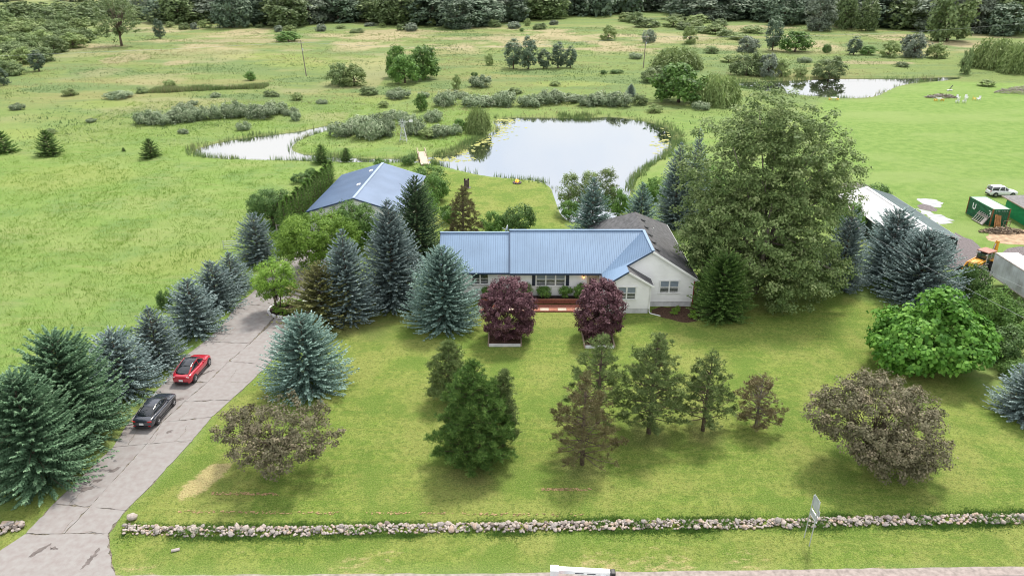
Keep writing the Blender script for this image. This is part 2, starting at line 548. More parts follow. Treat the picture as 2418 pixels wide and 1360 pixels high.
gme = fast_mesh('ground', gv, gf, ground_mat, smooth=True)
X, Y = GXX.ravel(), GYY.ravel()
wob = (vnoise(X, Y, 5, 8) - .5) * 3
lf = 1 - sstep(-.6, 1.0, np.minimum(np.minimum(sdist(LAWN_FRONT, X, Y), sdist(LAWN_BACK, X, Y)), sdist(LAWN_VERGE_L, X, Y)) + wob * .3)
lr = 1 - sstep(-1.5, 2.0, sdist(LAWN_RIGHT, X, Y) + wob * .5)
st = 1 - sstep(-.7, .5, sdist(STRAW, X, Y) + wob * .35)
verge = sstep(.25, .75, vnoise(X, Y, 2.6, 23)) * sstep(39.4, 37.6, Y) * .42
far = sstep(150, 235, Y + wob * 6 + np.where(X < -60, 20, 0))
tan = sstep(.50, .72, vnoise(X, Y, 22, 5) * .6 + vnoise(X, Y, 7, 6) * .4) * np.maximum(sstep(290, 330, Y) * sstep(440, 400, Y), .45 * sstep(150, 200, Y) * (X < -40)) * .95
shore = (1 - sstep(-.4, 1.3, pond_sd(X, Y))) * .8
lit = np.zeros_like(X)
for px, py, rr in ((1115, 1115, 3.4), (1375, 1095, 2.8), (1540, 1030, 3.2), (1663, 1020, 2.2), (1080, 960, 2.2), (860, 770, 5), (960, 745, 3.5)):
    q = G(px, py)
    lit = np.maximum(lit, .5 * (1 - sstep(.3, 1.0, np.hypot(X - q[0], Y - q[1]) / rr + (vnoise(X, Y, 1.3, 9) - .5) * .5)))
def colattr(name, a, b, c_):
    at = gme.attributes.new(name, 'FLOAT_COLOR', 'POINT')
    at.data.foreach_set('color', np.stack([a, b, c_, np.ones_like(a)], -1).astype(np.float32).ravel())
colattr('zone_a', lf, lr, np.maximum(st, verge))
def ovals(lst, X=X, Y=Y):
    w = np.zeros_like(X)
    for px, py, wx, hy in lst:
        a, b, t, u = G(px, py), G(px + wx / 2, py), G(px, py - hy / 2), G(px, py + hy / 2)
        rx, ry = abs(b[0] - a[0]), max((t[1] - u[1]) / 2, 1.0)
        w = np.maximum(w, 1 - sstep(.35, 1.25, np.hypot((X - a[0]) / rx, (Y - a[1]) / ry)))
    return w
DARKS = ([(715, 190, 180, 16), (900, 215, 170, 26), (1060, 205, 120, 16), (240, 170, 200, 22), (130, 212, 180, 20), (1650, 122, 260, 18), (1790, 158, 300, 18), (1620, 140, 200, 14), (1300, 102, 260, 10), (1120, 84, 260, 9), (560, 232, 280, 18), (1480, 195, 160, 14), (2080, 110, 260, 18), (500, 165, 160, 12), (1250, 175, 220, 12), (330, 265, 120, 22)])
DARK = ovals(DARKS)
YEL = ovals([(800, 150, 460, 34), (620, 135, 260, 18), (900, 240, 160, 22), (160, 420, 420, 70), (420, 620, 300, 90), (250, 250, 260, 26), (1350, 200, 260, 20), (60, 320, 200, 40)])
TAN = ovals([(300, 140, 130, 26), (420, 150, 80, 16), (940, 76, 320, 10), (1200, 92, 460, 12), (1440, 118, 300, 12), (600, 98, 420, 12), (250, 112, 120, 8), (2060, 150, 260, 10), (1620, 92, 200, 12), (1780, 66, 240, 12), (1900, 105, 120, 12), (520, 205, 180, 6)])
colattr('zone_c', DARK, YEL, TAN)
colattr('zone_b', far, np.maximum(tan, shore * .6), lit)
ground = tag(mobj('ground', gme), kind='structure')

water = bpy.data.materials.new('pond_water')
nt, N, L, B = nodes_of(water)
B.inputs['Base Color'].default_value = (.016, .020, .013, 1)
B.inputs['Roughness'].default_value = .03
B.inputs['IOR'].default_value = 7.0
g_geo = N.new('ShaderNodeNewGeometry')
bp = nod('ShaderNodeBump', Strength=.12, Distance=.02)
L.new(noise(2.2, 4, .5, (1, .5)), bp.inputs['Height'])
L.new(bp.outputs['Normal'], B.inputs['Normal'])
for nm, pl in (('pond_water', POND_MAIN + POND_LEFT), ('pond_water', POND_FAR)):
    xs, ys = [p[0] for p in pl], [p[1] for p in pl]
    q = [(min(xs) - 1, min(ys) - 1), (max(xs) + 1, min(ys) - 1), (max(xs) + 1, max(ys) + 1), (min(xs) - 1, max(ys) + 1)]
    me = fast_mesh(nm, np.array([(a, b, -.36) for a, b in q]), np.array([[0, 1, 2, 3]]), water)
    tag(mobj(nm, me), kind='structure')

def sheet(name, pts, z, mat, seed=1, amp=.25, step=.8, kind='structure', parent=None):
    """A flat sheet with an uneven edge lying on the ground."""
    rg = random.Random(seed)
    out = []
    for i in range(len(pts)):
        a, b = Vector(pts[i]), Vector(pts[(i + 1) % len(pts)])
        n = max(1, int((b - a).length / step))
        for j in range(n):
            p = a.lerp(b, j / n)
            out.append((p.x + rg.uniform(-amp, amp), p.y + rg.uniform(-amp, amp), z))
    me = bpy.data.meshes.new(name)
    me.from_pydata(out, [], [tuple(range(len(out)))])
    me.update()
    me.materials.append(mat)
    o = mobj(name, me, parent)
    return tag(o, kind=kind)

M['asphalt'] = plain('asphalt', (.19, .175, .17), .9, var=.1, scale=4, bump=.4, bscale=60, spec=.2)
M['shoulder'] = plain('shoulder', (.30, .255, .235), .95, var=.14, scale=3, bump=.5, bscale=30, spec=.2)
M['concrete'] = plain('concrete', (.258, .245, .236), .9, var=.05, scale=2.2, bump=.5, bscale=30, spec=.2, dirt=(.235, .208, .2))
M['concrete_old'] = plain('concrete_old', (.246, .234, .226), .9, var=.05, scale=1.6, bump=.5, bscale=30, spec=.2, dirt=(.215, .19, .182))
M['joint'] = plain('joint', (.17, .15, .115), .95, var=.35, scale=5, bump=.5, bscale=30, spec=.1)
M['line_paint'] = plain('line_paint', (.7, .7, .7), .7, var=.1, scale=4)
M['gravel'] = plain('gravel', (.17, .148, .15), .95, var=.25, scale=5, bump=.7, bscale=25, spec=.2)
M['dirt'] = plain('dirt', (.40, .285, .19), .95, var=.2, scale=1.2, bump=.7, bscale=10, spec=.1)

RE = [G(-400, 1361), G(1209, 1353), G(1700, 1346), G(2418, 1337), G(3000, 1330)]
sheet('road_shoulder', [(-120, 30), (120, 30)] + list(reversed(RE)), .006, M['shoulder'], 4, .05)
sheet('road', [(-120, 18), (120, 18)] + [(a, b - .75) for a, b in reversed(RE)], .012, M['asphalt'], 5, .03, 4)
sheet('edge_line', [(a, b - .98) for a, b in RE] + [(a, b - .87) for a, b in reversed(RE)], .017, M['line_paint'], 6, .004, 5)

drive = sheet('driveway', DRIVE_POLY, .010, M['joint'], 7, .10, .7)
rg = random.Random(11)
def drive_slab(i0, i1, lo0, hi0, lo1, hi1, mat):
    """One poured slab between two joints, its edges chipped."""
    ring = []
    for i in range(i0, i1 + 1):
        f = (i - i0) / (i1 - i0)
        ring.append(DW[i][0].lerp(DW[i][1], hi0 + (hi1 - hi0) * f))
    for i in range(i1, i0 - 1, -1):
        f = (i - i0) / (i1 - i0)
        ring.append(DW[i][0].lerp(DW[i][1], lo0 + (lo1 - lo0) * f))
    cen = sum(ring, Vector()) / len(ring)
    pts = []
    for k in range(len(ring)):
        p, q = ring[k], ring[(k + 1) % len(ring)]
        n = max(2, int((q - p).length / .35))
        for j in range(n):
            e = p.lerp(q, j / n)
            e = e + (cen - e).normalized() * (.012 + (rg.random() ** 5) * .16) + Vector((rg.uniform(-.02, .02), rg.uniform(-.02, .02), 0))
            pts.append((e.x, e.y))
    MB().prism(pts, .005, .04 + rg.uniform(0, .012)).build('slab', mat, drive)
CM = (M['concrete'], M['concrete_old'])
for a in ((0, 2, 0, 1, 0, 1, 0), (2, 3, 0, .48, 0, .50, 0), (3, 5, 0, .50, 0, .42, 1), (2, 3, .48, 1, .50, 1, 0), (3, 5, .50, 1, .42, 1, 0),
          (5, 6, 0, .42, 0, .42, 1), (5, 6, .42, 1, .42, 1, 0), (6, 8, 0, .42, 0, .50, 1), (6, 7, .42, 1, .46, 1, 0), (7, 9, .46, 1, .54, 1, 0),
          (8, 10, 0, .50, 0, .58, 0), (9, 11, .54, 1, .62, 1, 0), (10, 12, 0, .58, 0, .60, 1), (11, 13, .62, 1, .6, 1, 1), (12, 14, 0, .60, 0, .55, 1), (13, 14, .6, 1, .55, 1, 1), (14, 16, 0, 1, 0, 1, 0)):
    drive_slab(*a[:6], CM[a[6]])
# wandering cracks
for k in range(17):
    i = rg.randrange(2, 13)
    t0 = rg.uniform(.08, .9)
    a = DW[i][0].lerp(DW[i][1], t0)
    along = (DW[i + 1][0].lerp(DW[i + 1][1], t0) - a).normalized()
    cross = (DW[i][1] - DW[i][0]).normalized()
    d = along if rg.random() < .6 else cross
    side = Vector((-d.y, d.x, 0))
    p, l_, r_ = a.copy(), [], []
    for q in range(rg.randrange(6, 15)):
        w_ = rg.uniform(.004, .018)
        l_.append(p + side * w_); r_.append(p - side * w_)
        p = p + d * rg.uniform(.18, .32) + side * rg.gauss(0, .07)
        if sdist(DRIVE_POLY, np.array([p.x]), np.array([p.y]))[0] > -.15: break
    if len(l_) < 3: continue
    mb = MB()
    for q in range(len(l_) - 1):
        mb.add([(v.x, v.y, .056) for v in (l_[q], r_[q], r_[q + 1], l_[q + 1])], [(0, 1, 2, 3)])
    mb.build('crack', M['joint'], drive)
M['stain'] = plain('stain', (.145, .125, .118), .9, var=.15, scale=3, spec=.2)
for sx, sy, sl, sw, sa in ((205, 1155, .9, .45, .6), (95, 1300, 1.5, .35, 1.1), (215, 1320, 1.9, .3, 1.45), (420, 945, 1.2, .5, .5), (340, 990, 1.6, .6, .7), (270, 1110, .9, .35, .8), (232, 1135, .7, .4, .3), (490, 880, 1.4, .25, .8), (128, 1295, .5, .3, 0), (400, 1020, .6, .3, .9)):
    q = G(sx, sy)
    pts = [(q[0] + math.cos(t) * sl / 2 * math.cos(sa) - math.sin(t) * sw / 2 * math.sin(sa), q[1] + math.cos(t) * sl / 2 * math.sin(sa) + math.sin(t) * sw / 2 * math.cos(sa)) for t in np.linspace(0, 2 * PI, 15)[:-1]]
    sheet('stain', pts, .058, M['stain'], int(sx), .09, .12, kind=None, parent=drive)

for pts, nm, mt, z in (([(1532, 726), (1640, 724), (1662, 745), (1640, 764), (1590, 758), (1548, 746)], 'mulch_bed', 'mulch', .012),
                       ([(2250, 545), (2290, 565), (2330, 592), (2345, 640), (2320, 690), (2280, 660), (2250, 640), (2225, 600)], 'gravel_yard', 'gravel', .008),
                       ([(2165, 484), (2195, 482), (2212, 492), (2205, 500), (2180, 496)], 'gravel_yard', 'gravel', .009),
                       ([(2325, 556), (2360, 540), (2440, 545), (2500, 560), (2480, 580), (2390, 578), (2340, 572)], 'dirt_patch', 'dirt', .010),
                       ([(2360, 590), (2440, 580), (2500, 600), (2440, 625), (2370, 610)], 'dirt_patch', 'gravel', .010),
                       ([(1985, 432), (2030, 430), (2060, 445), (2010, 452), (1980, 446)], 'gravel_yard', 'gravel', .010)):
    sheet(nm, smooth_poly(GP(pts), 1), z, M[mt], len(pts), .3)
M['puddle'] = plain('puddle', (.30, .29, .27), .10, var=.1, scale=1, spec=1.0)
M['puddle'].node_tree.nodes['Principled BSDF'].inputs['IOR'].default_value = 2.2
for i, (pts, lab) in enumerate((([(2155, 470), (2190, 468), (2227, 478), (2223, 489), (2200, 490), (2180, 482)], 'pale shallow puddle on the grass farther from the barn roof'),
                                ([(2158, 491), (2195, 500), (2247, 516), (2243, 529), (2215, 528), (2185, 510)], 'pale long puddle lying right beside the barn roof'))):
    tag(sheet('puddle', smooth_poly(GP(pts), 1), .016, M['puddle'], i, .45, .5), lab, 'puddle', 'puddles in the neighbouring yard', 'thing')
# ------------------------------------------------------------------ the house
def put(mb, name, mat, root, bevel=0.0, kind=None, parent=None):
    """A part modelled in world coordinates, hung under its thing."""
    base = root.location
    return mb.build(name, mat, parent or root, bevel, loc=(-base.x, -base.y, -base.z) if parent is None else (0, 0, 0), kind=kind)

def siding_x(mb, x0, x1, y, z0, zt, face=-1, top=None, pitch=.165):
    """Lapped boards on a wall along x; top(z) gives the x-limits under a gable."""
    z = z0
    while z < zt - .01:
        z2 = min(z + pitch, zt)
        a, b = (x0, x1) if top is None else top(z)
        c, d = (x0, x1) if top is None else top(z2)
        if b - a < .05: break
        d = max(d, c + .01)
        yo = y + face * .026
        mb.add([(a, yo, z), (b, yo, z), (d, y, z2), (c, y, z2), (a, y, z), (b, y, z)], [(0, 1, 2, 3), (0, 4, 5, 1)])
        z = z2

def siding_y(mb, y0, y1, x, z0, zt, face=1, pitch=.165):
    z = z0
    while z < zt - .01:
        z2 = min(z + pitch, zt)
        xo = x + face * .026
        mb.add([(xo, y0, z), (xo, y1, z), (x, y1, z2), (x, y0, z2), (x, y0, z), (x, y1, z)], [(0, 1, 2, 3), (0, 4, 5, 1)])
        z = z2

def ribs(mb, pts, along, step, w=.045, h=.035):
    """Raised ribs running up a roof plane: pts = polygon in space, along = direction of the eave."""
    p = [Vector(a) for a in pts]
    n = Vector((0, 0, 0))
    for i in range(len(p)): n += p[i].cross(p[(i + 1) % len(p)])
    n.normalize()
    if n.z < 0: n = -n
    e = Vector(along).normalized()
    u = n.cross(e).normalized()
    o = p[0]
    q = [((a - o).dot(e), (a - o).dot(u)) for a in p]
    s = min(a for a, b in q) + step * .5
    smax = max(a for a, b in q)
    while s < smax:
        hits = []
        for i in range(len(q)):
            (a0, b0), (a1, b1) = q[i], q[(i + 1) % len(q)]
            if (a0 <= s < a1) or (a1 <= s < a0):
                hits.append(b0 + (s - a0) / (a1 - a0) * (b1 - b0))
        hits.sort()
        for k in range(0, len(hits) - 1, 2):
            if hits[k + 1] - hits[k] > .1:
                mb.bar(o + e * s + u * (hits[k] + .02) + n * h * .45, o + e * s + u * (hits[k + 1] - .02) + n * h * .45, w, h, n)
        s += step

def window(root, cx, y, z0, w, h, n, face=-1, blind=True):
    """A run of n double-hung sashes in one white casing, standing proud of the wall."""
    f = MB()
    t = .09
    yf = y + face * .055
    f.box((cx, yf, z0 - .03), (w + .24, .17, .09))
    f.box((cx, yf, z0 + h + .05), (w + .22, .13, .12))
    sw = w / n
    for i in range(n + 1):
        f.box((cx - w / 2 + i * sw, yf, z0 + h / 2), (t if 0 < i < n else .11, .13, h + .04))
    fo = put(f, 'window', M['white_paint'], root, .008)
    for i in range(n):
        x = cx - w / 2 + (i + .5) * sw
        up, lo = MB(), MB()
        up.box((x, y + face * .022, z0 + h * .75), (sw - t, .02, h * .46))
        lo.box((x, y + face * .012, z0 + h * .25), (sw - t, .02, h * .46))
        put(up, 'pane', M['blind'] if blind else M['glass_dark'], root, parent=fo)
        put(lo, 'pane', M['glass_dark'], root, parent=fo)
        s = MB()
        s.box((x, y + face * .038, z0 + h * .5), (sw - t, .05, .055))
        for q in (-1, 1):
            s.box((x + q * (sw - t) / 2 - q * .018, y + face * .034, z0 + h / 2), (.036, .04, h))
        put(s, 'sash', M['white_paint'], root, parent=fo)
    return fo

house = thing('ranch_house', 'white sided ranch house with blue metal roof and a dark shingled wing', 'house', (4, 80, 0))
HX0, HX1, HY0, HY1 = -7.7, 10.3, 77.3, 86.0
WX0, WX1, WY0, WY1 = 10.3, 20.0, 75.4, 93.0
BX0, BX1, BY0 = 10.35, 14.9, 73.7
RZ, EZ = 6.8, 3.42
w = MB()
siding_x(w, -7.7, -.2, 77.55, .55, 3.45)
siding_x(w, -.2, 10.3, 77.3, .55, 3.62)
w.box((-.2, 77.43, 2), (.06, .3, 3.2))
put(w, 'wall', M['siding'], house)
w = MB()
siding_y(w, 77.55, 86.0, -7.7, .55, 3.4, -1)
w.add([(-7.69, 77.6, 3.4), (-7.69, 85.9, 3.4), (-7.69, 81.6, 6.25)], [(0, 1, 2)])
put(w, 'wall', M['siding'], house)
def gable(xl, xr, xp, ze, zp):
    def f(z):
        if z <= ze: return xl, xr
        t = (z - ze) / (zp - ze)
        return xl + (xp - xl) * t, xr + (xp - xr) * t
    return f
w = MB()
siding_x(w, WX0, WX1, WY0, .62, RZ - .1, top=gable(WX0, WX1, 15.2, 3.45, 6.62))
put(w, 'wall', M['siding'], house)
w = MB()
siding_y(w, WY0, WY1, WX1, .62, 3.4, 1)
put(w, 'wall', M['siding'], house)
w = MB()
siding_x(w, BX0, BX1, BY0, .62, 5.0, top=gable(BX0, BX1, 12.45, 3.55, 4.92))
put(w, 'wall', M['siding'], house)
w = MB()
siding_y(w, BY0, WY0, BX1, .62, 3.5, 1)
put(w, 'wall', M['siding'], house)
w = MB()
siding_y(w, BY0, HY0, BX0, .62, 3.5, -1)
put(w, 'wall', M['siding'], house)
w = MB()
for q_ in (((15.2, 93.0, 2.0), (9.7, .1, 2.9)), ((10.3, 89.5, 2.0), (.1, 6.9, 2.9)), ((1.2, 86.0, 2.0), (17.8, .1, 2.9))):
    put(MB().box(*q_), 'wall', M['siding'], house)
w = MB()
w.box((1.2, 81.7, .29), (17.7, 8.55, .58)); w.box((15.15, 84.2, .32), (9.66, 17.5, .64)); w.box((12.6, 74.6, .32), (4.5, 1.75, .64))
put(w, 'foundation', M['foundation'], house)
for x, y in ((BX0, BY0), (BX1, BY0), (WX1, WY0), (-7.7, 77.55)):
    put(MB().box((x, y, 2.0), (.12, .12, 2.9)), 'corner_board', M['white_paint'], house)

# roofs
main_f = [(-.25, 76.7, EZ), (10.0, 76.7, EZ), (15.2, 81.6, RZ), (-.25, 81.6, RZ)]
left_f = [(-8.25, 77.0, EZ - .05), (-.25, 77.0, EZ - .05), (-.25, 81.6, RZ - .28), (-8.25, 81.6, RZ - .28)]
wing_l = [(15.2, 81.6, RZ), (10.0, 76.7, EZ), (9.92, 73.35, EZ - .03), (12.45, 73.35, 5.07), (12.45, 75.0, 5.07), (15.2, 75.0, RZ)]
rf = MB().slab(main_f, .1)
ro = put(rf, 'metal_roof', M['blue_metal'], house)
rb = MB(); ribs(rb, main_f, (1, 0, 0), .26); put(rb, 'rib', M['shaded_blue_rib'], house, parent=ro, kind='stuff')
ro = put(MB().slab(left_f, .1), 'metal_roof', M['blue_metal'], house)
rb = MB(); ribs(rb, left_f, (1, 0, 0), .26); put(rb, 'rib', M['shaded_blue_rib'], house, parent=ro, kind='stuff')
ro = put(MB().slab(wing_l, .1), 'metal_roof', M['blue_metal'], house)
rb = MB(); ribs(rb, wing_l, (0, 1, 0), .26); put(rb, 'rib', M['shaded_blue_rib'], house, parent=ro, kind='stuff')
rb = MB()
rb.slab([(-8.25, 81.62, RZ - .29), (-.25, 81.62, RZ - .29), (-.25, 86.6, EZ), (-8.25, 86.6, EZ)], .1)
rb.slab([(-.25, 81.62, RZ - .01), (15.18, 81.62, RZ - .01), (10.2, 86.6, EZ), (-.25, 86.6, EZ)], .1)
put(rb, 'metal_roof', M['blue_metal'], house)
cap = MB()
cap.bar((-.3, 81.6, RZ + .03), (15.2, 81.6, RZ + .03), .34, .07)
cap.bar((-8.3, 81.6, RZ - .25), (-.3, 81.6, RZ - .25), .34, .07)
cap.bar((15.2, 74.98, RZ + .035), (15.2, 81.6, RZ + .035), .3, .07)
put(cap, 'ridge_cap', M['blue_metal'], house)
tr = MB()
tr.bar((-.25, 76.69, EZ - .07), (10.0, 76.69, EZ - .07), .05, .2)
tr.bar((-8.25, 76.99, EZ - .12), (-.25, 76.99, EZ - .12), .05, .2)
tr.bar((-.27, 76.7, EZ - .02), (-.27, 81.6, RZ - .04), .04, .22)
tr.bar((9.9, 73.33, EZ - .08), (12.45, 73.33, 5.02), .05, .16)
tr.bar((12.45, 74.98, 5.02), (15.2, 74.98, RZ - .05), .05, .16)
tr.bar((9.9, 73.35, EZ - .07), (9.98, 76.7, EZ - .05), .05, .16)
tr.bar((-8.27, 77.0, EZ - .08), (-8.27, 81.6, RZ - .32), .04, .18)
put(tr, 'fascia', M['blue_trim'], house)
sh_r = [(15.2, 75.0, RZ), (20.45, 75.0, 3.32), (20.45, 93.5, 3.32), (15.2, 88.3, RZ)]
sh_b = [(15.2, 88.3, RZ), (20.45, 93.5, 3.32), (9.95, 93.5, 3.32)]
sh_l = [(15.2, 81.62, RZ), (15.2, 88.3, RZ), (9.95, 93.5, 3.32), (9.95, 86.3, 3.32)]
for q in (sh_r, sh_b, sh_l):
    so = put(MB().slab(q, .09), 'shingle_roof', M['shingle'], house)
so = put(MB().slab([(12.47, 73.35, 5.06), (15.25, 73.35, 3.38), (15.25, 75.38, 3.38), (12.47, 75.38, 5.06)], .09), 'shingle_roof', M['shingle'], house)
# visible shingle courses as thin steps
cr = MB()
for k in range(1, 24):
    t = k / 24
    a, b = Vector(sh_r[0]).lerp(Vector(sh_r[1]), t), Vector(sh_r[3]).lerp(Vector(sh_r[2]), t)
    cr.bar(a + Vector((0, 0, .005)), b + Vector((0, 0, .005)), .26, .018, (0.55, 0, .83))
put(cr, 'shingle_course', M['shingle'], house, kind='stuff')
rk = MB()
rk.bar((15.2, 74.97, RZ - .12), (20.5, 74.97, 3.22), .05, .22)
rk.bar((12.47, 73.31, 4.96), (15.3, 73.31, 3.27), .05, .2)
rk.bar((20.47, 75.0, 3.22), (20.47, 93.5, 3.22), .05, .16)
rk.bar((15.27, 73.33, 3.29), (15.27, 75.36, 3.29), .05, .14)
put(rk, 'rake_board', M['white_paint'], house)
sf = MB()
put(MB().slab([(20.4, 75.02, 3.26), (20.0, 75.02, 3.26), (20.0, 93, 3.26), (20.4, 93, 3.26)], .03), 'soffit', M['white_paint'], house)
sf.slab([(-.2, 76.72, 3.32), (10, 76.72, 3.32), (10, 77.28, 3.32), (-.2, 77.28, 3.32)], .03)
put(sf, 'soffit', M['white_paint'], house)
dx, dz = 5.25, 3.48
for y in (76.3, 78.6, 81.0, 83.6, 86.2):
    v = MB()
    c0 = Vector((15.2 + dx * .13, y, RZ - dz * .13))
    v.add([c0 + Vector(p) for p in ((-.22, -.24, .13), (-.22, .24, .13), (.28, .24, .02), (.28, -.24, .02), (-.22, -.24, .26), (-.22, .24, .26), (.34, .24, .05), (.34, -.24, .05))],
          [(4, 7, 6, 5), (0, 1, 2, 3), (0, 4, 5, 1), (1, 5, 6, 2), (2, 6, 7, 3), (3, 7, 4, 0)])
    put(v, 'roof_vent', M['black_plastic'], house)
for x, y in ((13.2, 82.5), (16.9, 84.4)):
    zz = RZ - abs(x - 15.2) * dz / dx
    put(MB().tube([(x, y, zz - .1), (x, y, zz + .4)], .05, 8), 'vent_pipe', M['white_plastic'], house)

window(house, 12.4, BY0, 1.72, 2.0, 1.42, 2)
window(house, 17.35, WY0, 1.72, 2.1, 1.42, 2)
window(house, 4.35, HY0, 1.75, 3.3, 1.5, 3)
window(house, -3.6, 77.55, 1.85, 1.9, 1.3, 2, blind=False)
for x in (2.45, 6.25):
    s = MB().box((x, HY0 - .05, 2.5), (.38, .05, 1.56))
    for k in range(9): s.box((x, HY0 - .082, 1.9 + k * .15), (.30, .02, .09))
    put(s, 'shutter', M['navy'], house, .005)
# entry
d = MB().box((9.1, HY0 - .04, 1.75), (1.0, .06, 2.2))
do = put(d, 'door', M['wood_pale'], house, .01)
for a in range(3):
    for b in range(3):
        put(MB().box((8.82 + a * .28, HY0 - .085, 2.15 + b * .22), (.22, .02, .18)), 'pane', M['glass_dark'], house, parent=do)
put(MB().tube([(9.5, HY0 - .07, 1.7), (9.5, HY0 - .16, 1.7)], .035, 8), 'handle', M['galv'], house, parent=do)
fr = MB()
for x in (8.5, 9.7): fr.box((x, HY0 - .06, 1.8), (.12, .1, 2.4))
fr.box((9.1, HY0 - .06, 2.95), (1.32, .1, .12))
put(fr, 'door_frame', M['wood_pale'], house)
put(MB().box((9.1, 76.9, .35), (1.8, .8, .7)), 'door_step', M['brick'], house, .02)
lamp_mat = plain('lamp_glow', (.9, .45, .15), .4)
b = lamp_mat.node_tree.nodes['Principled BSDF']
b.inputs['Emission Color'].default_value = (1, .45, .12, 1)
b.inputs['Emission Strength'].default_value = 1.6
for x in (8.05, .25):
    lo = put(MB().tube([(x, HY0 - .02, 3.0), (x, HY0 - .16, 3.0)], .03, 6).tube([(x, HY0 - .16, 2.94), (x, HY0 - .16, 3.03)], [.12, .03], 8), 'wall_lamp', M['dark_metal'], house)
    if x > 5: put(MB().tube([(x, HY0 - .16, 2.68), (x, HY0 - .16, 2.94)], [.07, .1], 8), 'lamp_glass', lamp_mat, house, parent=lo)
# downspouts
ds = MB()
ds.tube([(14.98, 73.6, 3.3), (14.98, 73.6, .25), (15.1, 73.45, .1), (16.1, 72.9, .07)], .055, 6)
put(ds, 'downspout', M['white_paint'], house)
put(MB().tube([(20.06, 75.3, 3.2), (20.06, 75.3, .15)], .055, 6), 'downspout', plain('red_pipe', (.22, .03, .03), .5), house)

# ------------------------------------------------------------------ brick terrace and planter in front of the house
ter = thing('brick_terrace', 'terrace of red and tan paving squares with a brick planter wall', 'terrace', (4, 75, 0))
put(MB().box((3.2, 74.98, .045), (13.6, 1.5, .09)), 'bed', M['brick'], ter)
for i in range(14):
    put(MB().box((-3.2 + i * .97, 74.44, .115), (.95, .62, .06)), 'paving_slab', M['paver_tan'] if i % 2 else M['paver_red'], ter, .006)
for i in range(27):
    for j in range(2):
        put(MB().box((-3.45 + i * .485 + .12 * (j % 2), 75.0 + j * .41, .112 + .004 * ((i * 7 + j) % 3)), (.47, .395, .06)), 'paving_slab', M['brick'], ter, .006)
for j in range(4):
    r = MB()
    off = .11 * (j % 2)
    for i in range(61):
        r.box((-3.35 + off + i * .22, 76.0, .14 + j * .115), (.205, .11, .10))
    put(r, 'brick_course', M['brick'], ter, kind='stuff')
put(MB().box((3.3, 76.03, .30), (13.5, .06, .46)), 'planter_core', M['joint'], ter)
put(MB().box((3.3, 76.0, .595), (13.6, .2, .06)), 'coping', M['paver_red'], ter, .01)
put(MB().box((2.6, 76.62, .25), (12.2, 1.1, .5)), 'planter_soil', M['soil'], ter)
ed = MB()
for i in range(66): ed.box((-3.6 + i * .21, 74.0, .06), (.195, .1, .12))
put(ed, 'brick_edging', M['brick'], ter, kind='stuff')

# ------------------------------------------------------------------ big blue-roofed outbuilding
gar = thing('outbuilding', 'long outbuilding with a pale blue metal gable roof behind the arborvitae', 'outbuilding', (-21.4, 109, 0), R(-3.2))
def lp(mb, name, mat, parent, bevel=0, kind=None):
    return mb.build(name, mat, parent, bevel, kind=kind)
GL, GW, GE, GR = 9.6, 6.9, 3.0, 5.1
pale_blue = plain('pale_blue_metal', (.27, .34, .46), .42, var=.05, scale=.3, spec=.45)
for s in (-1, 1):
    q = [(0, -GL, GR), (0, GL, GR), (s * GW, GL, GE), (s * GW, -GL, GE)]
    ro = lp(MB().slab(q, .1), 'metal_roof', pale_blue if s > 0 else plain('shaded_blue_metal', (.21, .285, .41), .42, var=.05, scale=.3), gar)  # left slope: same metal, its shade put into a darker blue
    rb = MB(); ribs(rb, q, (0, 1, 0), .23); lp(rb, 'rib', ro.data.materials[0], ro, kind='stuff')
lp(MB().bar((0, -GL, GR + .03), (0, GL, GR + .03), .36, .07), 'ridge_cap', pale_blue, gar)
w = MB()
for s in (-1, 1):
    w = MB()
    siding_y(w, -GL + .3, GL - .3, s * (GW - .4), 0, 3.0, s, .25)
    lp(w, 'wall', M['siding'], gar)
w = MB()
siding_x(w, -GW + .4, GW - .4, -GL + .3, 0, 4.95, -1, gable(-GW + .4, GW - .4, 0, 3.0, 4.95), .25)
lp(w, 'wall', M['siding'], gar)
w = MB()
siding_x(w, -GW + .4, GW - .4, GL - .3, 0, 4.95, 1, gable(-GW + .4, GW - .4, 0, 3.0, 4.95), .25)
lp(w, 'wall', M['siding'], gar)
for x in (-3.4, 1.6):
    d = MB().box((x, -GL + .26, 1.2), (3.4, .06, 2.4))
    for k in range(4): d.box((x, -GL + .22, .3 + k * .6), (3.2, .03, .5))
    lp(d, 'garage_door', M['white_paint'], gar, .01)
f = MB()
for s in (-1, 1):
    f.bar((0, -GL - .02, GR - .08), (s * GW, -GL - .02, GE - .08), .05, .18)
    f.bar((s * (GW + .02), -GL, GE - .08), (s * (GW + .02), GL, GE - .08), .05, .16)
lp(f, 'fascia', M['blue_trim'], gar)
for x, y in ((-1.0, 5.4), (-1.1, -2.2)):
    z = GR - abs(x) * (GR - GE) / GW
    lp(MB().box((x, y, z + .12), (.5, .7, .2), (0, -.29, 0)), 'roof_vent', M['white_plastic'], gar, .04)

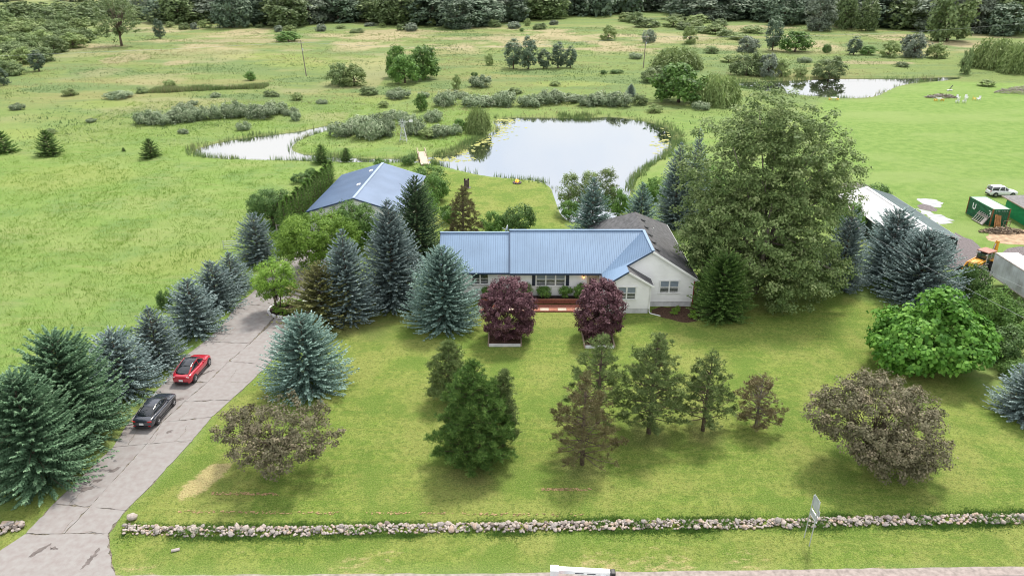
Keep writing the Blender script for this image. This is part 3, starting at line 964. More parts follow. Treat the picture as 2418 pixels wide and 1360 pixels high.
# ------------------------------------------------------------------ neighbour's barn, shed
barn = thing('pole_barn', 'long low barn with one white and one grey green roof slope', 'barn', (52.9, 98.8, 0))
BL = 9.4
M['barn_white'] = plain('barn_white', (.50, .49, .50), .5, var=.06, scale=.7)
M['barn_green'] = plain('barn_green', (.20, .25, .25), .5, var=.05, scale=.5)
M['dark_green'] = plain('dark_green', (.03, .05, .045), .6, var=.1, scale=1.5)
for s, mt in ((-1, 'barn_white'), (1, 'barn_green')):
    q = [(0, -BL, 4.15), (0, BL, 4.15), (s * 4.2, BL, 2.9), (s * 4.2, -BL, 2.9)]
    ro = lp(MB().slab(q, .08), 'metal_roof', M[mt], barn)
    rb = MB(); ribs(rb, q, (1, 0, 0) if s < 0 else (0, 1, 0), .45 if s < 0 else .3, .05, .03); lp(rb, 'rib', M[mt], ro, kind='stuff')
lp(MB().bar((0, -BL, 4.18), (0, BL, 4.18), .4, .06), 'ridge_cap', M['white_paint'], barn)
w = MB()
for s in (-1, 1): w.box((s * 4.0, 0, 1.42), (.1, 2 * BL - .5, 2.84))
for s in (-1, 1):
    w.prism([(-4, s * (BL - .25) - .05), (4, s * (BL - .25) - .05), (4, s * (BL - .25) + .05), (-4, s * (BL - .25) + .05)], 0, 2.85)
    w.add([(-4, s * (BL - .25), 2.85), (4, s * (BL - .25), 2.85), (0, s * (BL - .25), 4.06)], [(0, 1, 2)])
for k in range(26): w.box((-3.9 + k * .312, -BL + .18, 1.5), (.05, .05, 2.7))
for k in range(58): w.box((4.07, -BL + .4 + k * .32, 1.4), (.04, .05, 2.7))
lp(w, 'wall', M['dark_green'], barn)
lp(MB().bar((0, -BL - .02, 4.08), (4.2, -BL - .02, 2.83), .05, .14).bar((0, -BL - .02, 4.08), (-4.2, -BL - .02, 2.83), .05, .14).bar((4.22, -BL, 2.84), (4.22, BL, 2.84), .05, .12), 'fascia', M['barn_white'], barn)

shed = thing('green_shed', 'bright green shed with a grey shingle roof at the right edge', 'shed', (79.0, 103.2, 0), R(-4))
M['bright_green'] = plain('bright_green', (.015, .30, .11), .6, var=.08, scale=1.5)
w = MB().box((0, 0, 1.3), (9.6, 9.4, 2.6))
for k in range(40): w.box((-4.81, -4.6 + k * .235, 1.3), (.03, .04, 2.55))
for k in range(40): w.box((-4.6 + k * .235, -4.71, 1.3), (.04, .03, 2.55))
lp(w, 'wall', M['bright_green'], shed)
for q in ([(-5.4, -5.2, 2.6), (5.4, -5.2, 2.6), (0, 0, 4.6)], [(-5.4, -5.2, 2.6), (0, 0, 4.6), (-5.4, 5.2, 2.6)], [(-5.4, 5.2, 2.6), (0, 0, 4.6), (5.4, 5.2, 2.6)], [(5.4, 5.2, 2.6), (0, 0, 4.6), (5.4, -5.2, 2.6)]):
    lp(MB().slab(q, .12), 'shingle_roof', plain('shed_shingle', (.20, .19, .19), .9, var=.14, scale=3, bump=.4), shed)
f = MB()
for a, b in (((-5.42, -5.22), (-5.42, 5.22)), ((-5.42, -5.22), (5.42, -5.22))): f.bar((*a, 2.53), (*b, 2.53), .05, .15)
lp(f, 'fascia', M['wood'], shed)
lp(MB().box((-4.85, -1.8, 1.0), (.08, .3, .45)), 'meter_box', M['wood_grey'], shed, .01)
# ------------------------------------------------------------------ vehicles
def loft(rings, closed_ring=True):
    """Joins equal rings of points into a skin with end caps."""
    mb = MB()
    n = len(rings[0])
    vs = [p for r in rings for p in r]
    fs = []
    for i in range(len(rings) - 1):
        for j in range(n):
            fs.append((i * n + j, i * n + (j + 1) % n, (i + 1) * n + (j + 1) % n, (i + 1) * n + j))
    fs.append(tuple(range(n - 1, -1, -1)))
    fs.append(tuple((len(rings) - 1) * n + j for j in range(n)))
    return mb.add(vs, fs)

def body_ring(x, zt, w, zb=.22):
    h = [(w * .80, zb), (w * .97, zb + .14), (w, zb + (zt - zb) * .55), (w * .965, zt - .09), (w * .86, zt), (w * .45, zt + .022), (0, zt + .028)]
    pts = [(x, y, z) for y, z in h] + [(x, -y, z) for y, z in reversed(h[:-1])]
    return pts

def cab_ring(x, zb, zt, wb, wt):
    h = [(wb, zb), (wb * .985, zb + (zt - zb) * .25), (wt * 1.0, zb + (zt - zb) * .86), (wt * .84, zt - .01), (wt * .4, zt + .02), (0, zt + .025)]
    return [(x, y, z) for y, z in h] + [(x, -y, z) for y, z in reversed(h[:-1])]

def wheel(parent, x, y, r, wd, side, spokes=5, hub=None):
    w = thing('wheel', None, None)
    w.parent = parent
    w.location = (x, y, r)
    t = MB().tube([(0, -wd / 2, 0), (0, -wd / 2 + .03, 0), (0, wd / 2 - .03, 0), (0, wd / 2, 0)], [r * .9, r, r, r * .9], 24)
    t.build('tyre', M['rubber'], w)
    rm = MB().tube([(0, side * (wd / 2 - .03), 0), (0, side * (wd / 2 + .004), 0)], [r * .66, r * .66], 20, cap=False)
    rm.tube([(0, side * (wd / 2 - .012), 0), (0, side * (wd / 2 + .016), 0)], r * .16, 10)
    for k in range(spokes):
        a = 2 * PI * k / spokes + .3
        rm.bar((0, side * (wd / 2 + .008), 0), (math.cos(a) * r * .64, side * (wd / 2 + .006), math.sin(a) * r * .64), r * .16, .02, (0, 1, 0))
    rm.build('rim', hub or M['rim'], w)
    MB().tube([(0, side * (wd / 2 + .001), 0), (0, side * (wd / 2 + .004), 0)], r * .65, 20).build('rim_well', M['black_plastic'], w)
    return w

def sub(o, lv=1):
    m = o.modifiers.new('round', 'SUBSURF')
    m.levels = m.render_levels = lv
    o.data.polygons.foreach_set('use_smooth', [True] * len(o.data.polygons))
    return o

def car(name, label, loc, heading, paint, body, cab, roof, wheels, roof_mat, tail, group=None, plate=True, lamps=(1, .02, .015), pillars=(), strip=None, rear_x=-2.3):
    t = thing(name, label, 'car', loc, heading, group)
    sub(loft([body_ring(*r) for r in body]).build('body', paint, t))
    sub(loft([cab_ring(*r) for r in cab]).build('windows', M['car_glass'], t))
    ro = loft([[(x, y, z) for (x, y, z) in cab_ring(x, zt - .05, zt + .012, wt * .97, wt * .93)] for x, zb, zt, wb, wt in roof])
    sub(ro.build('roof', roof_mat, t))
    for s in (-1, 1):
        pl = MB()
        for (x0, z0, y0), (x1, z1, y1), w in pillars:
            pl.bar((x0, s * y0, z0), (x1, s * y1, z1), w, .03, (0, s, .3))
        if pillars: pl.build('pillar', paint, t)
        for x, r, y, wd in wheels:
            a = MB().tube([(x, s * (y - .12), r + .02), (x, s * (y + .105), r + .02)], r * 1.13, 24)
            a.build('wheel_arch', M['black_plastic'], t)
            wheel(t, x, s * (y + .015), r, wd, s)
        mr = MB().box((cab[-2][0] + .12, s * (cab[-2][3] + .12), cab[-2][1] + .10), (.14, .2, .13))
        mr.build('mirror', paint, t, .04)
    for c, s, mt in tail:
        for q in (-1, 1):
            MB().box((c[0], c[1] * q, c[2]), s).build('tail_light', M[mt], t, .015)
    if plate:
        MB().box((rear_x - .02, 0, plate), (.025, .36, .17)).build('number_plate', M['white_plastic'], t)
    sk = MB()
    for s in (-1, 1): sk.box((0, s * body[4][2] * .97, .27), (body[-1][0] * 1.25, .05, .12))
    sk.box((body[0][0] + .03, 0, .36), (.14, body[0][2] * 1.7, .2))
    sk.build('lower_trim', M['black_plastic'], t, .03)
    if strip:
        for s in (-1, 1):
            st_ = MB()
            for (x0, z0, y0), (x1, z1, y1) in strip:
                st_.bar((x0, s * y0, z0), (x1, s * y1, z1), .03, .02, (0, s, .2))
            st_.build('chrome_strip', M['rim'], t)
    return t

M['car_glass'] = plain('car_glass', (.012, .015, .020), .05, var=.05, spec=.9)
M['red_paint'] = plain('red_paint', (.42, .012, .03), .25, var=.03, spec=.6, coat=1.0)
M['ink_paint'] = plain('ink_paint', (.018, .022, .035), .22, var=.05, spec=.7, coat=1.0)
M['white_car'] = plain('white_car', (.68, .68, .70), .3, var=.03, spec=.5, coat=.6)
M['tail_red'] = plain('tail_red', (.45, .01, .012), .2)
M['tail_pale'] = plain('tail_pale', (.75, .55, .55), .2)

def car_place(rear, front, track, wb):
    a, b = Vector(G(*rear)), Vector(G(*front))
    d = (b - a).normalized()
    left = Vector((-d.y, d.x))
    c = (a + b) / 2 + left * track
    return (c.x, c.y, .055), math.atan2(d.y, d.x)

loc, hd = car_place((461.7, 903), (494.7, 863.5), .86, 2.98)
car('parked_car', 'red fastback car with black glass roof parked on the driveway', loc, hd, M['red_paint'],
    [(-2.36, .90, .72), (-2.27, 1.02, .86), (-1.75, 1.10, .93), (-.7, 1.04, .94), (.5, 1.01, .94), (1.05, 1.02, .94), (1.75, .95, .93), (2.15, .82, .86), (2.36, .62, .70)],
    [(-2.10, 1.00, 1.10, .70, .62), (-1.45, 1.04, 1.40, .76, .60), (-.7, 1.03, 1.575, .80, .60), (.1, 1.0, 1.59, .80, .60), (.5, 1.0, 1.50, .79, .58), (1.22, .98, 1.05, .74, .62)],
    [(-1.25, 1.0, 1.48, .76, .60), (-.7, 1.03, 1.578, .80, .60), (.1, 1.0, 1.592, .80, .60), (.42, 1.0, 1.535, .79, .585)],
    [(-1.5, .37, .83, .24), (1.48, .37, .83, .24)], M['car_glass'],
    [((-2.31, .62, .93), (.05, .055, .12), 'tail_pale'), ((-2.31, .70, .93), (.05, .055, .12), 'tail_pale'), ((-2.30, .54, .93), (.05, .055, .12), 'tail_pale')],
    plate=.62, rear_x=-2.38,
    pillars=(((-2.15, 1.12, .72), (-1.25, 1.46, .63), .16), ((-1.25, 1.46, .63), (.05, 1.585, .62), .06), ((.05, 1.585, .62), (1.2, 1.03, .76), .07), ((-.2, 1.02, .81), (-.25, 1.55, .63), .06)))
loc, hd = car_place((376.3, 1001), (410, 960), .84, 2.8)
car('parked_car', 'black sedan with chrome window strip parked nearest the stone wall', loc, hd, M['ink_paint'],
    [(-2.40, .88, .70), (-2.30, .98, .84), (-1.75, 1.04, .90), (-.7, .99, .915), (.5, .97, .915), (1.1, .97, .91), (1.8, .88, .89), (2.2, .76, .82), (2.40, .58, .66)],
    [(-1.95, .98, 1.04, .66, .60), (-1.2, 1.0, 1.33, .74, .56), (-.55, .98, 1.44, .78, .57), (.15, .97, 1.45, .78, .57), (.55, .96, 1.36, .77, .56), (1.25, .94, .99, .72, .62)],
    [(-1.0, 1.0, 1.375, .75, .565), (-.55, .98, 1.442, .78, .57), (.15, .97, 1.452, .78, .57), (.45, .96, 1.395, .77, .56)],
    [(-1.4, .33, .81, .22), (1.4, .33, .81, .22)], M['ink_paint'],
    [((-2.33, .66, .84), (.10, .34, .10), 'tail_red'), ((-2.40, .62, .45), (.05, .22, .06), 'tail_red')],
    plate=.66, rear_x=-2.41,
    pillars=(((-1.95, 1.05, .70), (-1.0, 1.37, .60), .14), ((-1.0, 1.37, .60), (.1, 1.45, .59), .05), ((.1, 1.45, .59), (1.22, .98, .74), .06), ((-.25, .98, .79), (-.3, 1.42, .60), .05)),
    strip=(((-1.6, 1.02, .79), (1.2, .965, .80)), ((-2.0, .90, .925), (2.0, .84, .91))))
car('parked_car', 'white two door sport utility car parked behind the green container', (79.5, 117.2, 0), R(-2), M['white_car'],
    [(-2.2, .85, .74), (-2.12, 1.0, .84), (-1.6, 1.05, .86), (-.7, 1.04, .87), (.4, 1.03, .87), (.9, 1.03, .87), (1.6, .98, .86), (2.1, .92, .82), (2.25, .75, .74)],
    [(-2.10, 1.0, 1.10, .76, .70), (-1.95, 1.02, 1.58, .78, .66), (-1.0, 1.03, 1.66, .80, .66), (.0, 1.03, 1.65, .80, .66), (.35, 1.02, 1.55, .79, .64), (.95, 1.0, 1.07, .75, .66)],
    [(-1.98, 1.0, 1.585, .78, .67), (-1.0, 1.03, 1.668, .80, .67), (.0, 1.03, 1.655, .80, .67), (.3, 1.02, 1.58, .79, .65)],
    [(-1.35, .36, .78, .22), (1.35, .36, .78, .22)], M['white_car'],
    [((-2.17, .72, .92), (.07, .12, .22), 'tail_red')], plate=.6, rear_x=-2.22,
    pillars=(((-2.08, 1.08, .79), (-1.95, 1.57, .69), .14), ((-1.95, 1.57, .69), (.0, 1.65, .68), .09), ((.0, 1.65, .68), (.95, 1.04, .78), .09), ((-.95, 1.05, .82), (-.7, 1.63, .69), .16), ((.0, 1.03, .82), (-.05, 1.63, .69), .1)))

# backhoe loader
bh = thing('backhoe_loader', 'yellow backhoe loader with a reddish cab roof parked behind the trailer', 'backhoe', (58.4, 86.0, 0), R(208))
Y_ = plain('machine_yellow', (.62, .27, .012), .5, var=.1, scale=2.5, dirt=(.42, .19, .02))
MB().box((.2, 0, .75), (3.6, .7, .4)).box((1.7, 0, .7), (.3, 1.5, .2)).build('chassis', M['dark_metal'], bh, .03)
hd_ = loft([[(x, -wd, .85), (x, wd, .85), (x, wd, zt - .1), (x, wd - .12, zt), (x, -wd + .12, zt), (x, -wd, zt - .1)] for x, wd, zt in ((.75, .5, 1.62), (1.6, .48, 1.55), (2.25, .44, 1.45))])
hd_.build('hood', Y_, bh, .03)
MB().box((2.28, 0, 1.08), (.05, .74, .5)).build('grille', plain('grille_yellow', (.62, .50, .02), .5), bh, .02)
MB().box((-.25, 0, 1.65), (1.5, 1.3, 1.2)).build('cab_glass', plain('cab_glass', (.03, .055, .05), .08, spec=.8), bh, .02)
p = MB()
for x in (-1.02, -.3, .52):
    for s in (-1, 1): p.bar((x, s * .66, 1.0), (x * .95, s * .62, 2.5), .09, .09)
p.box((-.25, 0, 1.05), (1.6, 1.36, .1))
p.build('cab_post', M['wood_grey'], bh)
MB().box((-.28, 0, 2.54), (1.75, 1.5, .12)).build('cab_roof', plain('cab_roof', (.36, .17, .13), .7, var=.12), bh, .04)
for s in (-1, 1):
    wheel(bh, -.75, s * .85, .72, .42, s, 6, Y_)
    wheel(bh, 1.65, s * .78, .46, .32, s, 6, Y_)
    MB().box((-.75, s * .85, 1.5), (1.3, .5, .08)).box((-1.35, s * .85, 1.35), (.3, .5, .06), (0, -.8, 0)).build('fender', Y_, bh, .02)
    MB().bar((.6, s * .62, 1.55), (2.2, s * .62, 1.25), .14, .2).bar((2.2, s * .62, 1.3), (2.95, s * .62, .45), .14, .2).build('loader_arm', Y_, bh, .015)
    MB().tube([(.9, s * .62, 1.0), (2.2, s * .62, 1.15)], .05, 8).build('cylinder', M['galv'], bh)
    MB().bar((-1.6, s * .8, 1.25), (-1.75, s * 1.0, .12), .12, .12).box((-1.75, s * 1.0, .06), (.45, .35, .08)).build('stabiliser', Y_, bh)
bk = MB()
bk.add([(2.9, -1.1, .15), (2.9, 1.1, .15), (3.6, 1.1, .08), (3.6, -1.1, .08), (2.85, -1.1, .85), (2.85, 1.1, .85)], [(0, 1, 2, 3), (0, 4, 5, 1), (0, 3, 4), (1, 5, 2)])
bko = bk.build('loader_bucket', M['dark_metal'], bh)
bko.modifiers.new('t', 'SOLIDIFY').thickness = .06
MB().bar((-1.5, 0, 1.0), (-2.0, .05, 3.5), .28, .38, (0, 1, 0)).bar((-2.0, .05, 3.5), (-2.25, .05, 1.2), .22, .28, (0, 1, 0)).build('boom', Y_, bh, .02)
MB().tube([(-1.35, 0, 1.5), (-1.75, 0, 3.2)], .06, 8).build('cylinder', M['galv'], bh)
MB().box((-2.2, .05, .75), (.4, .5, .6)).build('digging_bucket', M['dark_metal'], bh, .03)
MB().tube([(.9, -.35, 1.6), (.9, -.35, 2.2)], .05, 8).build('exhaust', M['dark_metal'], bh)
for s in (-1, 1): MB().tube([(.62, s * .6, 2.25), (.72, s * .6, 2.25)], .1, 10).build('work_light', M['galv'], bh)

# box trailer
tr = thing('box_trailer', 'dirty white box trailer parked along the right edge', 'trailer', (58.15, 75.6, 0), R(-.5))
tw = plain('trailer_side', (.50, .52, .56), .5, var=.1, scale=.55, dirt=(.30, .30, .31))
MB().box((0, 0, 2.46), (2.6, 12.8, 2.72)).build('box_body', tw, tr, .02)
MB().box((0, 0, 3.86), (2.54, 12.74, .06)).build('roof_sheet', plain('trailer_roof', (.62, .58, .55), .6, var=.05), tr)
rl = MB()
for s in (-1, 1): rl.box((s * 1.31, 0, 3.80), (.05, 12.82, .12)).box((s * 1.31, 0, 1.13), (.05, 12.82, .12))
rl.box((0, 6.42, 3.80), (2.6, .05, .12)).build('rail', M['wood_grey'], tr)
rv = MB()
for k in range(21):
    for s in (-1, 1): rv.box((s * 1.306, -6.2 + k * .62, 2.45), (.012, .03, 2.5))
rv.build('side_seam', tw, tr, kind='stuff')
MB().box((0, 0, 1.0), (1.0, 12.6, .16)).build('frame_rail', M['dark_metal'], tr)
MB().box((-1.325, 6.0, 1.5), (.02, .16, .16)).build('marker', M['black_plastic'], tr)
for k in (-.25, .25): MB().box((k, 4.2, 3.9), (.28, .16, .03)).build('roof_patch', M['galv'], tr)
for s in (-1, 1):
    MB().bar((s * .8, 4.0, 1.0), (s * .8, 4.0, .06), .12, .12).box((s * .8, 4.0, .03), (.3, .3, .06)).build('landing_leg', M['dark_metal'], tr)
    for y in (-4.0, -5.2):
        w_ = wheel(tr, 0, 0, .5, .5, s)
        w_.location = (s * 1.0, y, .5); w_.rotation_euler = (0, 0, PI / 2 * -1)
        MB().box((s * .5, y, .5), (1.0, .12, .12)).build('axle', M['dark_metal'], tr)

# green freight container
ct = thing('freight_container', 'green corrugated freight container with a white letter U on its side', 'container', (70.15, 105.3, 0), R(0))
cg = plain('container_green', (.012, .12, .055), .6, var=.12, scale=1.4, dirt=(.015, .075, .035))
MB().box((0, 0, 1.30), (2.40, 6.0, 2.42)).build('shell', cg, ct)
cb = MB()
for s in (-1, 1):
    for k in range(21):
        y = -2.8 + k * .28
        cb.add([(s * 1.2, y - .09, .2), (s * 1.25, y - .05, .2), (s * 1.25, y + .05, .2), (s * 1.2, y + .09, .2), (s * 1.2, y - .09, 2.42), (s * 1.25, y - .05, 2.42), (s * 1.25, y + .05, 2.42), (s * 1.2, y + .09, 2.42)],
               [(0, 1, 5, 4), (1, 2, 6, 5), (2, 3, 7, 6), (4, 5, 6, 7), (0, 3, 2, 1)])
for k in range(9): cb.box((-1.0 + k * .25, -3.0, 1.3), (.10, .1, 2.1))
cb.build('corrugation', cg, ct, kind='stuff')
MB().box((0, 0, 2.53), (2.36, 5.94, .06)).build('container_roof', plain('container_top', (.36, .50, .36), .6, var=.08, scale=.8), ct)
rust = plain('rust', (.20, .085, .035), .85, var=.3, scale=4)
for x in (-1.2, 1.2):
    for y in (-3, 3):
        MB().box((x, y, 1.3), (.16, .16, 2.6)).build('corner_post', rust if (x < 0 or y < 0) else cg, ct, .01)
for z in (.1, 2.5):
    r_ = MB()
    for x in (-1.2, 1.2): r_.box((x, 0, z), (.13, 5.84, .15))
    for y in (-3, 3): r_.box((0, y, z), (2.24, .13, .15))
    r_.build('edge_rail', cg, ct)
uu = MB()
for y0_, z0_, y1_, z1_ in ((1.72, 2.05, 1.72, 1.42), (1.72, 1.46, 1.60, 1.28), (1.64, 1.25, 1.16, 1.25), (1.20, 1.28, 1.08, 1.46), (1.08, 1.42, 1.08, 2.05)):
    uu.bar((-1.262, y0_, z0_), (-1.262, y1_, z1_), .2, .012, (1, 0, 0))
uu.build('lettering', M['white_plastic'], ct)
MB().box((-1.262, -2.45, 2.1), (.012, .6, .08)).box((-1.262, -2.62, 1.78), (.012, .3, .32)).build('lettering', M['white_plastic'], ct)
dl = MB()
for k in range(8):
    if k != 3: dl.box((-.75 + k * .22, -3.07, 2.28), (.11, .012, .06))
dl.build('lettering', M['white_plastic'], ct)

# slatted crate side leaning on the container
pl = thing('leaning_pallet', 'grey slatted wooden panel leaning against the green container', 'pallet', (68.05, 103.9, .02))
a = R(-52)
def lean(u, v, wd):   # u along the container, v up the panel
    return (v * math.cos(R(58)), u, v * math.sin(R(58)))
for u in (-1.25, -.75, -.25, .25, .75, 1.25):
    MB().bar(lean(u, .05, 0), lean(u, 2.0, 0), .13, .04, (-1, 0, .6)).build('slat', M['wood_grey'], pl)
for v in (.08, 1.15, 1.35, 1.9):
    MB().bar((lean(-1.35, v, 0)[0] - .04, -1.35, lean(0, v, 0)[2] + .03), (lean(1.35, v, 0)[0] - .04, 1.35, lean(0, v, 0)[2] + .03), .04, .2, (-.55, 0, .85)).build('rail', M['wood_grey'], pl)
MB().bar((lean(0, .08, 0)[0] - .06, -1.0, lean(0, .1, 0)[2] + .04), (lean(0, 1.15, 0)[0] - .06, -1.0, lean(0, 1.15, 0)[2] + .04), .62, .02, (-.85, 0, .55)).build('panel', M['wood_grey'], pl)
pk = thing('plank_stack', 'upright orange brown planks leaning on the end of the container', 'planks', (69.75, 101.9, 0))
for k in range(4):
    MB().bar((-.36 + k * .24, -.15 - .05 * (k % 2), .03), (-.36 + k * .24, .28, 1.85 - .07 * k), .2, .05, (0, -1, .2)).build('plank', M['wood_orange'], pk)
fr_ = thing('metal_frame', 'low dark metal rack standing at the container end', 'rack', (71.2, 102.0, 0))
for x in (-.5, .5):
    MB().bar((x, 0, 0), (x, 0, .95), .05, .05).build('post', M['wood'], fr_)
for z in (.35, .9):
    MB().bar((-.5, 0, z), (.5, 0, z), .05, .05).build('rail', M['wood'], fr_)

# utility truck on the road, its folded boom in view
ut = thing('utility_truck', 'white utility truck with a folded white boom at the bottom edge', 'truck', (4.2, 32.4, 0.012), R(-2))
MB().box((-.2, -.1, 1.0), (3.6, 1.9, .9)).build('service_body', M['white_car'], ut, .05)
MB().box((2.4, -.1, 1.15), (1.7, 1.85, 1.2)).build('cab', M['white_car'], ut, .2)
MB().box((2.3, -.1, 1.85), (1.1, 1.7, .45)).build('cab_windows', M['car_glass'], ut, .15)
for x in (-1.3, 2.5):
    for s in (-1, 1): wheel(ut, x, -.1 + s * .82, .42, .28, s)
MB().box((-1.75, .55, 2.45), (.5, .5, 2.0)).build('pedestal', M['white_car'], ut, .04)
MB().bar((-1.85, .75, 3.12), (1.5, .75, 3.0), .34, .26).build('boom', M['white_plastic'], ut, .03)
MB().bar((-1.9, .35, 2.75), (1.5, .35, 2.65), .26, .24).build('lower_boom', M['white_car'], ut, .03)
MB().box((1.66, .7, 2.95), (.3, .42, .42)).build('boom_tip', M['black_plastic'], ut, .06)
MB().tube([(1.1, .4, 2.8), (1.1, .4, 2.98)], .22, 14).build('winch', M['white_plastic'], ut)
MB().box((-1.35, .22, 2.9), (.55, .3, .05)).build('red_panel', plain('red_panel', (.45, .02, .03), .5), ut)
MB().box((-.95, .22, 2.9), (.35, .3, .05)).build('blue_panel', plain('blue_panel', (.16, .30, .42), .5), ut)
for k in (-.3, .4): MB().box((k, .575, 3.02 - k * .03), (.5, .012, .06)).build('lettering', M['navy'], ut)

# ------------------------------------------------------------------ road sign
p0, p1 = Vector((*G(1910.6, 1288.8), 0)), Vector((*G(1898.7, 1268.7), 0))
sg = thing('road_sign', 'grey road sign seen from behind on two thin posts', 'sign', p0)
e = p1 - p0
for q in (Vector((0, 0, 0)), e):
    MB().bar(q, q + Vector((.10, .0, 3.55)), .05, .05).build('post', M['galv'], sg)
ed_ = e.normalized()
nn_ = Vector((ed_.y, -ed_.x, 0))
def plate(name, mid, pts, mat):
    mb = MB()
    n = len(pts)
    c = Vector(mid) + nn_ * .05
    vs = [c + ed_ * a + Vector((0, 0, b)) for a, b in pts] + [c + nn_ * .012 + ed_ * a + Vector((0, 0, b)) for a, b in pts]
    mb.add(vs, [tuple(range(n)), tuple(range(2 * n - 1, n - 1, -1))] + [(i, n + i, n + (i + 1) % n, (i + 1) % n) for i in range(n)])
    return mb.build(name, mat, sg)
sgm = plain('sign_back', (.46, .50, .52), .5, metal=.2, var=.06)
m0 = e / 2 + Vector((.08, 0, 0))
plate('route_plate', m0 + Vector((0, 0, 3.15)), [(-.46, -.30), (-.25, -.52), (.25, -.52), (.46, -.30), (.42, .52), (-.42, .52)], sgm)
plate('route_tab', m0 + ed_ * -.42 + Vector((.02, 0, 2.75)), [(-.16, -.22), (.16, -.22), (.16, .22), (-.16, .22)], sgm)
plate('lower_plate', m0 + Vector((0, 0, 2.2)), [(-.42, -.24), (.42, -.24), (.42, .24), (-.42, .24)], sgm)
for z in (1.98, 2.42):
    q0, q1 = m0 - ed_ * .44 + Vector((0, 0, z)), m0 + ed_ * .44 + Vector((0, 0, z))
    MB().bar(q0 + nn_ * .06, q1 + nn_ * .06, .06, .07).build('brace', M['white_plastic'], sg)

# ------------------------------------------------------------------ small things
def at(px, py, z=0.0):
    x, y = G(px, py)
    return (x, y, z)

cv = thing('culvert_pipe', 'short pale culvert pipe lying in the verge grass', 'pipe', at(415, 1300, .08), R(20))
me_ = MB().tube([(-.25, 0, .0), (.25, 0, .0)], .10, 12, cap=False).build('pipe', M['wood_grey'], cv)
me_.modifiers.new('t', 'SOLIDIFY').thickness = .03

gt = thing('rail_gate', 'short pale rail gate standing in the tall field grass', 'gate', at(552, 592), R(8))
for z in (.35, .7, 1.05, 1.35): MB().bar((-1.2, 0, z), (1.2, 0, z), .05, .06).build('rail', M['galv'], gt)
for x in (-1.2, 1.2): MB().bar((x, 0, 0), (x, 0, 1.45), .07, .07).build('post', M['galv'], gt)
fp = thing('wooden_fence', 'grey wooden post and rail fence beside the maple', 'fence', at(655, 553), R(5))
for x in (0, 1.9): MB().bar((x, 0, 0), (x, 0, 1.5), .14, .14).build('post', M['wood_grey'], fp)
for z in (.7, 1.3): MB().bar((0, .02, z), (1.9, .02, z), .05, .14).build('rail', M['wood_grey'], fp)

def dish(loc, rz, label, post):
    d = thing('satellite_dish', label, 'satellite dish', loc, rz)
    mb = MB()
    rings = [[(-.06 - .14 * (1 - (r * r)), math.cos(t) * r * .36, math.sin(t) * r * .42) for t in np.linspace(0, 2 * PI, 17)[:-1]] for r in (.01, .5, 1.0)]
    n = 16
    vs = [q for r in rings for q in r]
    fs = [(i * n + j, i * n + (j + 1) % n, (i + 1) * n + (j + 1) % n, (i + 1) * n + j) for i in range(2) for j in range(n)]
    o = mb.add(vs, fs).build('reflector', M['galv'], d, smooth=True, loc=(0, 0, post + .3), rot=(0, R(-18), 0))
    o.modifiers.new('t', 'SOLIDIFY').thickness = .02
    MB().tube([(-.22, 0, 0), (-.22, 0, post + .3)], .035, 8).build('mast', M['galv'], d)
    MB().bar((-.15, 0, post + .05), (.35, 0, post + .2), .03, .03).box((.37, 0, post + .22), (.1, .07, .07)).build('feed_arm', M['galv'], d)
dish((20.9, 76.0, 0), R(-20), 'satellite dish on a ground post beside the house corner', 1.7)
dish((-.7, 82.3, 6.05), R(165), 'satellite dish mounted behind the blue roof ridge', .5)

pc = thing('stone_pillar', 'dark brown notched stone pillar on the lawn by the pond', 'pillar', at(1102, 444))
MB().box((0, 0, .7), (.85, .6, 1.4)).build('block', plain('dark_stone', (.10, .075, .07), .9, var=.3, scale=4, bump=.6, bscale=8), pc, .06)
for x in (-.3, .3): MB().box((x, 0, 1.5), (.24, .55, .25)).build('cap_block', M['soil'], pc, .04)
MB().box((0, 0, .04), (1.3, 1.0, .08)).build('footing', M['gravel'], pc, .03)

fpit = thing('fire_pit', 'small fire pit with orange flames near the pond', 'fire pit', at(1221, 433))
for k in range(11):
    t = 2 * PI * k / 11
    MB().box((math.cos(t) * .62, math.sin(t) * .62, .12), (.3, .3, .26), (0, 0, t)).build('ring_stone', M['gravel'], fpit, .07)
for k in range(4):
    t = k * 1.4
    MB().tube([(math.cos(t) * .4, math.sin(t) * .4, .1), (-math.cos(t) * .1, -math.sin(t) * .1, .5)], .07, 7).build('log', M['wood_orange'], fpit)
fm = plain('flame', (.9, .3, .05), .5)
fb = fm.node_tree.nodes['Principled BSDF']
fb.inputs['Emission Color'].default_value = (1, .28, .03, 1)
fb.inputs['Emission Strength'].default_value = 1.2
for k in range(5):
    t = k * 1.26
    x, y = math.cos(t) * .22, math.sin(t) * .22
    MB().tube([(x, y, .2), (x * 1.1, y * 1.1, .4), (x * .6, y * .6, .62 + .08 * (k % 3))], [.07, .12, .01], 6).build('flame', fm, fpit)

